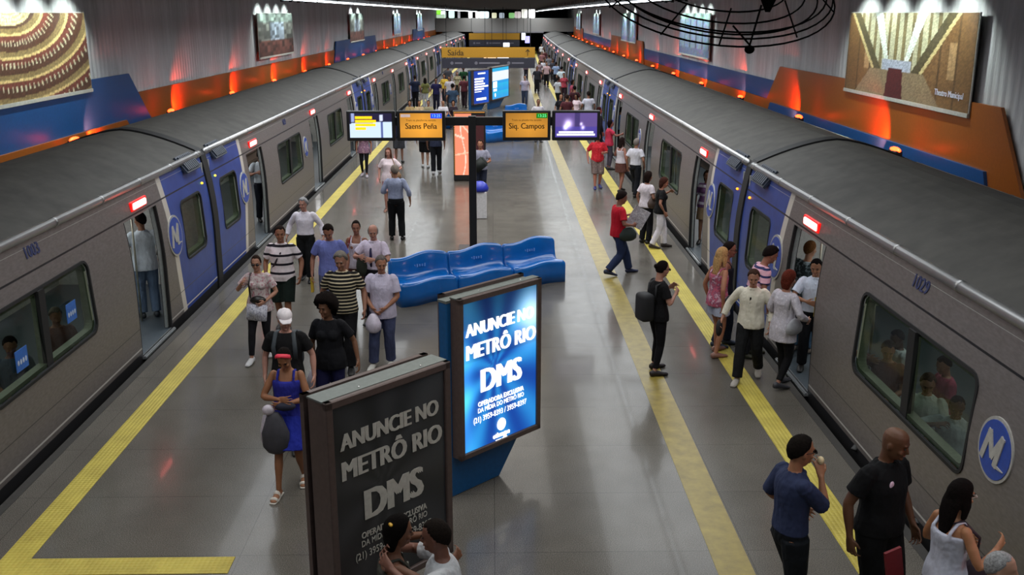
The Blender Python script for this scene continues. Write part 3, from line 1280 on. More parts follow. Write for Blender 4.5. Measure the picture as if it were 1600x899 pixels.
def totem(pl, pr, z0, z1, lit, label, deep=0.14, art=None):
    d = Vector((pr[0] - pl[0], pr[1] - pl[1], 0))
    w = d.length
    a = math.atan2(d.y, d.x)
    t = empty('advertising_totem', (pl[0], pl[1], 0), a, label, 'advertising panel')
    h = z1 - z0
    # front light box: frame of four bevelled bars, side casing, poster
    fw = 0.065
    bm = bmesh.new()
    for x0, x1, za, zb in ((0, w, z1 - fw, z1), (0, w, z0, z0 + fw), (0, fw, z0, z1), (w - fw, w, z0, z1)):
        box(bm, x0, x1, 0.0, 0.05, za, zb)
    bmesh.ops.bevel(bm, geom=bm.edges[:], offset=0.008, segments=1, affect='EDGES')
    obj('frame', bm, M_FRAME, t)
    bm = bmesh.new()
    box(bm, 0.01, w - 0.01, 0.04, deep, z0 + 0.01, z1 - 0.012)
    obj('casing', bm, M_FRAME, t)
    p = picture('poster', w - 2 * fw + 0.02, h - 2 * fw + 0.02, 48, 64, art or (ad_lit if lit else ad_dark), M_ADLIT if lit else M_ADDARK, t)
    p.location = (w / 2, 0.025, (z0 + z1) / 2)
    # blue slab behind, its base cut back on one side
    bm = bmesh.new()
    xl = -0.04 if deep < 0.2 else 0.08
    prism(bm, [(xl, 0.0), (w * 0.58, 0.0), (w * 0.80, z0 * 0.8), (w - 0.02, z0 + 0.15), (w - 0.02, z1 - 0.06), (xl, z1 - 0.06)], 'y', deep + 0.005, 0.27)
    bmesh.ops.bevel(bm, geom=[e for e in bm.edges], offset=0.01, segments=1, affect='EDGES')
    obj('stand', bm, M_TBLUE, t)
    bm = bmesh.new()
    box(bm, xl - 0.005, w - 0.015, deep + 0.002, 0.273, z1 - 0.06, z1 - 0.035)
    box(bm, 0.0, w, 0.05, deep + 0.002, z1 - 0.012, z1 + 0.002)
    obj('cap', bm, M_TOP, t)
    bm = bmesh.new()
    for x0, x1, za, zb in ((0, w, z1 - fw, z1), (0, w, z0, z0 + fw), (0, fw, z0, z1), (w - fw, w, z0, z1)):
        box(bm, x0, x1, 0.275, 0.32, za, zb)
    box(bm, fw, w - fw, 0.275, 0.29, z0 + fw, z1 - fw)
    obj('back_frame', bm, M_FRAME, t)
    for x in (w * 0.3, w * 0.8):
        bm = bmesh.new()
        ball(bm, (x, 0.09, z1 + 0.004), 0.008, 8, 6)
        obj('screw', bm, M_SCREW, t)
    m = M_WLIT if lit else M_WDARK
    ft = (PI / 2, 0, 0)
    if art is None:
        X = lambda f: w * f
        Z = lambda f: z0 + h * f
        y = 0.018
        text('lettering', 'ANUNCIE NO', 0.19, m, t, (X(0.50), y, Z(0.79)), ft, 0.006, sx=0.84)
        text('lettering', 'METRÔ RIO', 0.225, m, t, (X(0.51), y, Z(0.655)), ft, 0.007, sx=0.88)
        text('lettering', 'DMS', 0.36, m, t, (X(0.50), y, Z(0.45)), ft, 0.013, sx=0.86)
        text('lettering', 'OPERADORA EXCLUSIVA', 0.074, m, t, (X(0.50), y, Z(0.315)), ft, 0.0012, sx=0.82)
        text('lettering', 'DA MÍDIA DO METRÔ RIO', 0.074, m, t, (X(0.50), y, Z(0.275)), ft, 0.0008, sx=0.80)
        text('lettering', '(21) 3959-8393 / 3959-8397', 0.088, m, t, (X(0.49), y, Z(0.22)), ft, 0.0008, sx=0.80)
        bm = bmesh.new()
        prism(bm, [(X(0.5) + 0.065 * math.cos(k * PI / 12), Z(0.135) + 0.07 * math.sin(k * PI / 12)) for k in range(24)], 'y', 0.014, 0.02)
        obj('round_mark', bm, m, t)
        text('lettering', 'otimagpe', 0.085, m, t, (X(0.5), y, Z(0.07)), ft, 0.003, sx=0.8)
        text('lettering', 'grupo pódio', 0.045, m, t, (X(0.5), y, Z(0.038)), ft, 0.0, sx=0.8)
    return t


T1 = totem((-1.22, 6.73), (-0.35, 7.65), 0.45, 2.2, False, 'large unlit dark advertising panel nearest the camera', 0.23)
T2 = totem((-0.34, 9.43), (0.525, 10.29), 0.45, 2.2, True, 'large brightly lit blue advertising panel in front of the benches')


def ad_glare(u, v):
    if 0.58 < v < 0.88: return (0.95, 0.98, 1.0)
    return (0.1 + 0.1 * fr(u * 3), 0.62 + 0.12 * fr(v * 4), 0.92)


q1, q2 = at(740, 165, 0.45), at(767, 158, 0.45)
T3 = totem((q1.x, q1.y), (q2.x - 0.06, q2.y - 1.2), 0.45, 2.2, True, 'far dark blue lit panel with lines of white text', art=ad_delta)
w3 = math.hypot(q2.x - 0.06 - q1.x, q2.y - 1.2 - q1.y)
ft = (PI / 2, 0, 0)
bm = bmesh.new()
zz = 1.78
for k, (a, b) in enumerate(((0.1, 0.7), (0.1, 0.62), (0.1, 0.72), (0.1, 0.92), (0.1, 0.66))):
    box(bm, w3 * a, w3 * b, 0.015, 0.02, zz - k * 0.13 - 0.08, zz - k * 0.13)
box(bm, w3 * 0.1, w3 * 0.5, 0.015, 0.02, 1.08, 1.12)
box(bm, w3 * 0.2, w3 * 0.8, 0.015, 0.02, 0.66, 0.78)
box(bm, w3 * 0.3, w3 * 0.75, 0.015, 0.02, 1.97, 2.04)
obj('text_lines', bm, M_WLIT, T3)
q1, q2 = at(769, 158, 0.45), at(796, 152, 0.45)
T4 = totem((q1.x, q1.y), (q2.x, q2.y + 0.4), 0.45, 2.2, True, 'far pale blue glowing panel right of the dark blue one', art=ad_glare)
bm = bmesh.new()
box(bm, 0.25, 0.9, 0.015, 0.02, 1.1, 1.42)
box(bm, 0.3, 0.85, 0.015, 0.02, 0.92, 1.04)
prism(bm, [(0.6 + 0.1 * math.cos(k * PI / 8), 0.72 + 0.1 * math.sin(k * PI / 8)) for k in range(16)], 'y', 0.015, 0.02)
obj('text_blocks', bm, M_WLIT, T4)

# ------------------------------------------------------------------ screens on the black gantry
GX, GY = -0.43, 21.1
g = empty('screen_gantry', (GX, GY, 0), 0, 'tall black pole with a crossbar carrying four screens', 'gantry')
obj('pole', bbox(-0.08, 0.08, -0.08, 0.08, 0.0, 2.86, 0.01), M_BLACK, g)
obj('base_plate', bbox(-0.32, 0.32, -0.25, 0.25, 0.0, 0.03, 0.006), mat('base_plate_steel', '403c3b', 0.5, 0.3), g)
obj('crossbar', bbox(-2.55, 2.65, -0.05, 0.05, 2.66, 2.84, 0.01), M_BLACK, g)
M_SCR = print_mat('screen_image', 1.15, 0.3)


def scr_ad(u, v):
    if v < 0.58 + 0.08 * u: return (0.82, 0.9, 1.0) if not (0.73 < u < 0.79) else (0.3, 0.35, 0.6)
    if 0.03 < u < 0.11 and v > 0.65: return (0.6, 0.65, 0.85)
    if 0.7 < u < 0.78 and v > 0.68 and v < 0.92: return (0.85, 0.88, 1)
    return (0.1, 0.08, 0.22)


def scr_amber(k):
    def f(u, v):
        a = 0.97 - 0.25 * abs(u - 0.55) - 0.2 * abs(v - 0.35)
        return (a * k, a * 0.68 * k, a * 0.22 * k)
    return f


def scr_room(u, v):
    c = [0.38, 0.3, 0.55]
    if 0.47 < u < 0.6: c = [0.25, 0.2, 0.42]
    if v < 0.45: c = [0.3, 0.25, 0.6]
    for a, b, s in ((0.31, 0.55, 0.09), (0.24, 0.4, 0.05), (0.66, 0.4, 0.04), (0.62, 0.55, 0.03)):
        gg = math.exp(-(((u - a) / s) ** 2 + ((v - b) / (s * 2)) ** 2))
        c = [min(1, q + gg * 0.75) for q in c]
    return c


M_INK = mat('screen_ink', '3a2408', 0.5)
M_YTXT = mat('screen_yellow', 'ffd020', 0.4, emis=(1, 0.72, 0.05), estr=1.2)
M_CLB = mat('clock_blue', '1c58d8', 0.4, emis=(0.05, 0.2, 0.9), estr=1.0)
M_CLG = mat('clock_green', '1c8a20', 0.4, emis=(0.03, 0.4, 0.05), estr=0.9)
for x, lb, fn, kind in ((-2.52, 'leftmost screen on the gantry, showing a white and yellow advert', scr_ad, 0),
                        (-1.48, 'amber destination screen reading Saens Peña', scr_amber(1.0), 1),
                        (0.71, 'amber destination screen reading Siq. Campos', scr_amber(0.88), 2),
                        (1.74, 'rightmost screen on the gantry, showing a violet interior', scr_room, 3)):
    s = empty('display_screen', (x, GY - 0.29, 2.69), 0, lb, 'screen')
    W, Hh = 1.0, 0.62
    o = obj('housing', bbox(-W / 2, W / 2, -0.06, 0.05, -Hh / 2, Hh / 2, 0.02), M_BLACK, s)
    bm = bmesh.new()
    box(bm, -0.12, 0.12, 0.05, 0.235, -0.05, 0.1)
    obj('bracket', bm, M_BLACK, s)
    p = picture('image', 0.87, 0.50, 40, 24, fn, M_SCR, s)
    p.location = (0, -0.063, 0.01)
    if kind in (1, 2):
        nm = 'Saens Peña' if kind == 1 else 'Siq. Campos'
        text('lettering', nm, 0.165, M_INK, s, (0.0, -0.068, -0.01), ft, 0.002, sx=0.9)
        text('lettering', 'Trem na plataforma sentido', 0.055, M_INK, s, (0.0, -0.068, 0.115), ft, 0.0, sx=1.0)
        bm = bmesh.new()
        box(bm, 0.2, 0.43, -0.07, -0.064, 0.155, 0.255)
        ck = obj('clock', bm, M_CLB if kind == 1 else M_CLG, s)
        text('digits', '13:25', 0.085, mat('digits_pale', 'a8d0ff', 0.4, emis=(0.5, 0.8, 1.0) if kind == 1 else (0.3, 1.0, 0.4), estr=0.9), ck, (0.315, -0.074, 0.205), ft, 0.001)
    if kind == 1:
        bm = bmesh.new()
        box(bm, -0.42, -0.22, -0.068, -0.064, 0.18, 0.24)
        obj('corner_mark', bm, mat('mark_pale', 'd8c8c0', 0.4, emis=(0.7, 0.6, 0.6), estr=0.6), s)
    if kind == 0:
        for k, (a, b) in enumerate(((-0.32, 0.03), (-0.32, 0.11), (-0.32, 0.1), (-0.32, -0.1))):
            bm = bmesh.new()
            box(bm, a, b, -0.068, -0.064, 0.145 - k * 0.075, 0.20 - k * 0.075)
            obj('text_line', bm, M_YTXT, s)
    if kind == 3:
        for k, (a, b) in enumerate(((-0.36, 0.36), (-0.4, 0.39))):
            bm = bmesh.new()
            box(bm, a, b, -0.068, -0.064, -0.155 - k * 0.05, -0.118 - k * 0.05)
            obj('text_line', bm, M_WLIT, s)

# ------------------------------------------------------------------ lit map stand and rubbish bin
ml, mr = at(709, 281, 0.05), at(736, 281, 0.05)
t = empty('map_stand', (ml.x, ml.y, 0), 0, 'glowing pink street map stand behind the black pole', 'map stand')
wM = 0.98
obj('cabinet', bbox(0, wM, 0.0, 0.35, 0.02, 2.12, 0.02), M_BLACK, t)
M_MAP = print_mat('map_image', 1.15, 0.3)


def citymap(u, v):
    c = (0.96, 0.55, 0.42)
    if abs(u - 0.5 - 0.15 * math.sin(v * 6)) < 0.03 and v < 0.85: c = (1, 0.86, 0.78)
    if abs(v - 0.66 + 0.1 * u) < 0.015 and u < 0.6: c = (1, 0.85, 0.75)
    if abs(v - 0.95 + 0.3 * u) < 0.015: c = (1, 0.86, 0.76)
    if abs(v - 0.33 - 0.05 * u) < 0.012: c = (1, 0.78, 0.65)
    return c


p = picture('map_face', 0.50, 1.85, 24, 60, citymap, M_MAP, t)
p.location = (0.30, -0.012, 1.12)
bm = bmesh.new()
for k in range(30):
    box(bm, 0.025, 0.04, -0.016, -0.006, 0.22 + k * 0.062, 0.25 + k * 0.062)
for k in range(24):
    box(bm, 0.03 + k * 0.039, 0.052 + k * 0.039, -0.016, -0.006, 2.07, 2.10)
obj('light_studs', bm, mat('stud_gold', 'd8a040', 0.4, emis=(0.8, 0.5, 0.2), estr=0.8), t)
bm = bmesh.new()
box(bm, 0.60, 0.93, -0.012, -0.004, 0.9, 2.0)
obj('notice', bm, mat('notice_dark_red', '4a1c22', 0.5), t)
bm = bmesh.new()
prism(bm, [(0.76 + 0.07 * math.cos(k * PI / 10), 1.85 + 0.07 * math.sin(k * PI / 10)) for k in range(20)], 'y', -0.02, -0.01)
obj('round_notice', bm, M_WDARK, t)

bl = at(747, 342)
t = empty('rubbish_bin', (bl.x + 0.05, bl.y + 0.12, 0), 0, 'white rubbish bin with a blue lid behind the black pole', 'bin')
obj('bin_body', bbox(-0.17, 0.17, -0.15, 0.15, 0.0, 0.68, 0.02), mat('bin_white', 'c9c9cc', 0.5), t)
bm = bmesh.new()
loft(bm, [(0, 0, 0.68), (0, 0, 0.76), (0, 0, 0.86), (0, 0, 0.92)], [(0.21, 0.19), (0.22, 0.2), (0.17, 0.15), (0.08, 0.07)], n=16)
obj('lid', bm, mat('bin_blue', '2333a8', 0.35), t, True)

# ------------------------------------------------------------------ hanging signs
M_SIGNY = mat('sign_yellow', 'b3841c', 0.6)
M_SIGND = mat('sign_grey', '2c2d3a', 0.5)
M_SIGNT = mat('sign_text', '4a3608', 0.6)
M_SIGNW = mat('sign_pale_text', '6c6c78', 0.6)


def sign(u0, u1, ytop, ybot, y, label, txt, grey):
    inv = None
    def zat(v):
        F = y
        m = cam.rotation_euler.to_matrix()
        d = m @ Vector((0, -(v - 449.5) / FPX, -1))
        return CAM_H + d.z * (y / d.y)
    def xat(u):
        m = cam.rotation_euler.to_matrix()
        d = m @ Vector(((u - 800) / FPX, -(80 - 449.5) / FPX, -1))
        return d.x * y / d.y
    x0, x1, z1, z0 = xat(u0), xat(u1), zat(ytop), zat(ybot)
    w, h = x1 - x0, z1 - z0
    t = empty('hanging_sign', ((x0 + x1) / 2, y, z0), 0, label, 'sign')
    obj('board', bbox(-w / 2, w / 2, 0, 0.12, 0, h, 0.01), M_SIGNY, t)
    for s in (-1, 1):
        bm = bmesh.new()
        loft(bm, [(s * w * 0.45, 0.06, h), (s * w * 0.45, 0.06, CEIL - z0)], [0.02, 0.02], n=8)
        obj('hanger_rod', bm, M_BLACK, t)
    if txt:
        text('lettering', txt, h * 0.8, M_SIGNT, t, (-w / 2 + 0.85, -0.006, h * 0.45), ft, 0.006)
        bm = bmesh.new()
        ax, s = w / 2 - 0.45, h * 0.34
        for pts in ([(-0.09, -1), (0.09, -1), (0.09, 0.7), (-0.09, 0.7)], [(0, 1), (-0.65, 0.3), (-0.45, 0.12), (0, 0.62)], [(0, 1), (0, 0.62), (0.45, 0.12), (0.65, 0.3)]):
            prism(bm, [(ax + p[0] * s, h / 2 + p[1] * s) for p in pts], 'y', -0.012, -0.002)
        obj('arrow', bm, M_SIGNT, t)
    if grey:
        obj('lower_board', bbox(-w / 2, w / 2, 0.01, 0.11, -h * 1.05, -h * 0.06, 0.01), M_SIGND, t)
        bm = bmesh.new()
        for a, b in ((-0.36, -0.28), (-0.1, 0.12), (0.25, 0.38)):
            box(bm, w * a, w * b, 0.0, 0.012, -h * 0.62, -h * 0.46)
            prism(bm, [(w * a - h * 0.3 + h * 0.16 * math.cos(k * PI / 8), -h * 0.54 + h * 0.16 * math.sin(k * PI / 8)) for k in range(16)], 'y', 0.0, 0.012)
        obj('lower_text', bm, M_SIGNW, t)
    return t


sign(690, 836, 74, 90, 62, 'long yellow hanging exit sign reading Saída with an arrow', 'Saída', True)
sign(733, 812, 52, 62, 108, 'smaller distant yellow hanging sign under the mezzanine', '', True)
# white lit screens beyond the first sign
for u, v, pw, ph, yy, lb in ((758, 92, 4, 4, 88, 'small distant orange white glowing screen'), (768.5, 92, 13, 4, 90, 'middle distant orange glowing screen under the exit sign'), (786, 92, 17, 4, 86, 'rightmost distant glowing white screen under the exit sign'),
                     (791, 70, 10, 6, 104, 'distant white lit screen between the two yellow signs'), (818, 57, 6, 10, 118, 'far white lit vertical display under the mezzanine'), (824, 62, 7, 10, 121, 'far violet display under the mezzanine')):
    m3 = cam.rotation_euler.to_matrix()
    d = m3 @ Vector(((u - 800) / FPX, -(v - 449.5) / FPX, -1))
    p = Vector((d.x, d.y, d.z)) * (yy / d.y) + Vector((0, 0, CAM_H))
    w_, tall = pw * yy / FPX, ph * yy / FPX
    t = empty('lit_screen', (p.x, p.y, p.z - tall / 2), 0, lb, 'screen')
    obj('housing', bbox(-w_ / 2 - 0.04, w_ / 2 + 0.04, 0, 0.1, -0.04, tall + 0.04, 0.01), M_BLACK, t)
    bm = bmesh.new()
    box(bm, -0.02, 0.02, 0.04, 0.08, tall + 0.04, CEIL - t.location.z)
    obj('hanger_rod', bm, M_BLACK, t)
    bm = bmesh.new()
    box(bm, -w_ / 2, w_ / 2, -0.01, 0.0, 0, tall)
    ec = (0.4, 0.35, 0.9) if 'violet' in lb else ((1.0, 0.75, 0.5) if 'orange' in lb else (0.9, 0.93, 1.0))
    obj('image', bm, mat('screen_glow' + lb[:14], 'ffffff', 0.4, emis=ec, estr=1.6), t)

# ------------------------------------------------------------------ mezzanine over the far end
bm = bmesh.new()
box(bm, bend(WL, 132), bend(WR, 132), 130, 134, 2.75, 4.4)
struct('trim_3', bm, M_BEAM)
bm = bmesh.new()
box(bm, bend(-4.5, 130), bend(4.4, 130), 129.3, 130, 2.62, 2.8)
struct('trim_4', bm, mat('beam_lip', '8c8a90', 0.7))
for u0, u1, v0, v1, colr, lb in ((680, 690, 16, 22, (0.5, 0.9, 0.15), 'green lit shop sign on the mezzanine'), (689, 697, 17, 23, (0.9, 1, 0.95), 'white lit display next to the green shop sign'),
                                 (682, 695, 23, 28, (0.6, 0.7, 0.6), 'pale lit counter below the green shop sign'), (701, 710, 17, 25, (0.8, 0.95, 0.9), 'pale lit window, third on the mezzanine'),
                                 (715, 719, 18, 25, (0.4, 0.4, 0.42), 'thin dim window on the mezzanine'), (732, 738, 18, 25, (1, 1, 1), 'small round white window on the mezzanine'),
                                 (743, 748, 18, 24, (1, 0.9, 0.9), 'small white window left of the widest one'), (748, 764, 18, 28, (0.75, 0.95, 1.0), 'widest bright window on the mezzanine'),
                                 (768, 776, 20, 26, (0.7, 0.7, 0.55), 'dim yellowish window right of the widest one'), (780, 788, 20, 26, (0.5, 0.55, 0.6), 'dim bluish window on the mezzanine'),
                                 (795, 804, 20, 27, (0.35, 0.6, 0.3), 'greenish window on the mezzanine'), (804, 814, 18, 28, (0.6, 0.55, 0.55), 'pinkish lit window on the mezzanine'),
                                 (815, 824, 14, 28, (0.75, 0.75, 0.7), 'cream lit column on the mezzanine'), (826, 836, 14, 28, (1, 1, 1), 'brightest white window at the right of the mezzanine')):
    y = 131.2 + 0.7 * (int(u0) % 3)
    m3 = cam.rotation_euler.to_matrix()
    def P3(u, v):
        d = m3 @ Vector(((u - 800) / FPX, -(v - 449.5) / FPX, -1))
        return Vector((d.x, d.y, d.z)) * (y / d.y) + Vector((0, 0, CAM_H))
    a, b = P3(u0, v1), P3(u1, v0)
    w, h = b.x - a.x, max(0.2, b.z - 4.41)
    t = empty('lit_window', ((a.x + b.x) / 2, y, 4.41), 0, lb, 'lit window')
    bm = bmesh.new()
    prism(bm, rrect(-w / 2, w / 2, 0, h, min(w, h) * 0.2), 'y', 0, 0.02)
    obj('pane', bm, mat('window_glow' + lb[:12], 'ffffff', 0.4, emis=colr, estr=1.3), t)
    bm = bmesh.new()
    box(bm, -w / 2 + 0.02, w / 2 - 0.02, 0.02, 0.12, -0.01, h + 0.03)
    obj('surround', bm, M_BLACK, t)

# ------------------------------------------------------------------ hanging ring of wires near the camera
M_WIRE = mat('dark_wire', '040404', 1.0, spec=0.0)
t = empty('hanging_wire_ring', (2.86, 13.2, 5.25), 0, 'dark oval ring of wires hanging under the ceiling at the upper right', 'hanging ornament')
tilt = Matrix.Rotation(R(26), 4, 'X')
for k, (r, dz) in enumerate(((1.50, -0.02), (1.46, 0.06), (1.38, 0.10), (1.28, 0.02), (1.12, 0.08), (0.9, 0.12))):
    bm = bmesh.new()
    pts = [tilt @ Vector((r * math.cos(a), r * 1.02 * math.sin(a), dz - 0.05 * math.cos(a))) for a in [2 * PI * q / 48 for q in range(48)]]
    n = 6
    rings = []
    for i, p in enumerate(pts):
        tg = (pts[(i + 1) % 48] - pts[i - 1]).normalized()
        u = Vector((0, 0, 1)) - tg * tg.z
        u.normalize()
        w = tg.cross(u)
        rings.append([bm.verts.new(p + (u * math.cos(2 * PI * j / n) + w * math.sin(2 * PI * j / n)) * 0.011) for j in range(n)])
    for i in range(48):
        A, B = rings[i], rings[(i + 1) % 48]
        for j in range(n): bm.faces.new((A[j], A[(j + 1) % n], B[(j + 1) % n], B[j]))
    obj('wire_ring', bm, M_WIRE, t, True)
for a in (200, 235, 262, 300, 335, 20, 60, 100, 140):
    bm = bmesh.new()
    p0 = tilt @ Vector((1.5 * math.cos(R(a)), 1.5 * math.sin(R(a)), -0.02))
    p1 = tilt @ Vector((1.1 * math.cos(R(a + 6)), 1.1 * math.sin(R(a + 6)), 0.25))
    loft(bm, [p0, p1], [0.01, 0.01], n=6)
    obj('stay', bm, M_WIRE, t)
bm = bmesh.new()
pk = tilt @ Vector((0.15, -1.49, -0.02))
ball(bm, pk + Vector((0, 0, -0.05)), (0.06, 0.05, 0.05), 10, 8)
loft(bm, [pk, pk + Vector((-0.2, 0.05, 0.22)), ], [0.012, 0.012], n=6)
loft(bm, [pk, pk + Vector((0.12, 0.05, 0.45)), ], [0.012, 0.012], n=6)
obj('knob', bm, M_WIRE, t)
bm = bmesh.new()
loft(bm, [(0.45, -0.9, -0.3), (0.45, -0.9, -0.1), (0.45, -0.9, 0.2)], [0.03, 0.12, 0.1], n=10)
obj('weight', bm, M_WIRE, t)

# ------------------------------------------------------------------ people
M_LIP = mat('lips', '7a4038', 0.6)
M_EYE = mat('eye_dark', '15100e', 0.3)
M_SHADES = mat('dark_glasses', '0a0a0b', 0.15)
_skin = {}


def skin(c):
    return mat('skin_' + c, c, 0.55, var=0.08, vscale=12)


def cloth(col, pat=None, c2=None):
    """pat: None, 'hstripe' (colour c2, period), 'print' blotches, 'camo'"""
    key = ('cloth', str(col), str(pat), str(c2))
    if key in _mc: return _mc[key]
    t = NT('cloth_' + str(col))
    t.b.inputs['Roughness'].default_value = 0.85
    t.b.inputs['Specular IOR Level'].default_value = 0.2
    a = lin(col)
    nz = t.noise(9, 3, t.coord())
    base = t.ramp(nz, [(0.3, tuple(x * 0.86 for x in a[:3]) + (1,)), (0.7, tuple(min(1, x * 1.08) for x in a[:3]) + (1,))])
    if pat and pat[0] == 'h':
        per, duty, off = pat[1], pat[2], pat[3]
        X, Y, Z = t.xyz()
        k = t.math('FRACT', t.math('DIVIDE', t.math('ADD', Z, off), per))
        f = t.math('LESS_THAN', k, duty)
        base = t.mix(f, base, lin(c2))
    elif pat and pat[0] == 'p':
        v = t.noise(pat[1], 2, t.coord(), 0.8)
        base = t.ramp(v, [(0.47, a), (0.5, lin(c2)), (0.62, lin(pat[2]))])
    t.l(base, t.b.inputs['Base Color'])
    t.bump(t.noise(6, 3, t.coord('Object', (1, 1, 0.6)), 0.55), 0.9, 0.06)
    _mc[key] = t.m
    return t.m


def ik(a, b, l1, l2, pole):
    """middle joint of a two-bone limb from a to b; pulls b in when it is out of reach"""
    d = b - a
    L = min(d.length, (l1 + l2) * 0.995)
    d = d.normalized()
    b2 = a + d * L
    k = (l1 * l1 - l2 * l2 + L * L) / (2 * L)
    h = math.sqrt(max(0.0, l1 * l1 - k * k))
    p = (pole - d * pole.dot(d)).normalized()
    return a + d * k + p * h, b2


def interp(tab, t):
    for (a, ra), (b, rb) in zip(tab, tab[1:]):
        if t <= b:
            f = (t - a) / (b - a)
            return tuple(x + (y - x) * f for x, y in zip(ra, rb))
    return tab[-1][1]


ARM_R = [(0.0, (0.050, 0.052)), (0.12, (0.052, 0.052)), (0.3, (0.045, 0.046)), (0.48, (0.037, 0.038)), (0.56, (0.037, 0.040)), (0.68, (0.038, 0.038)), (0.9, (0.027, 0.024)), (1.0, (0.027, 0.021))]
LEG_R = [(0.0, (0.092, 0.098)), (0.12, (0.088, 0.092)), (0.3, (0.074, 0.078)), (0.48, (0.055, 0.058)), (0.56, (0.050, 0.054)), (0.68, (0.052, 0.058)), (0.85, (0.037, 0.040)), (1.0, (0.033, 0.036))]
TORSO_M = [(-0.11, (0.085, 0.085)), (-0.06, (0.135, 0.105)), (0.0, (0.158, 0.112)), (0.08, (0.152, 0.106)), (0.16, (0.142, 0.102)), (0.26, (0.150, 0.108)), (0.36, (0.166, 0.115)), (0.43, (0.168, 0.102)), (0.475, (0.140, 0.080)), (0.51, (0.075, 0.062)), (0.53, (0.055, 0.055))]
TORSO_F = [(-0.11, (0.085, 0.085)), (-0.06, (0.145, 0.108)), (0.0, (0.168, 0.115)), (0.08, (0.152, 0.104)), (0.16, (0.124, 0.090)), (0.26, (0.130, 0.096)), (0.36, (0.146, 0.108)), (0.43, (0.146, 0.090)), (0.475, (0.120, 0.070)), (0.51, (0.062, 0.052)), (0.53, (0.048, 0.048))]


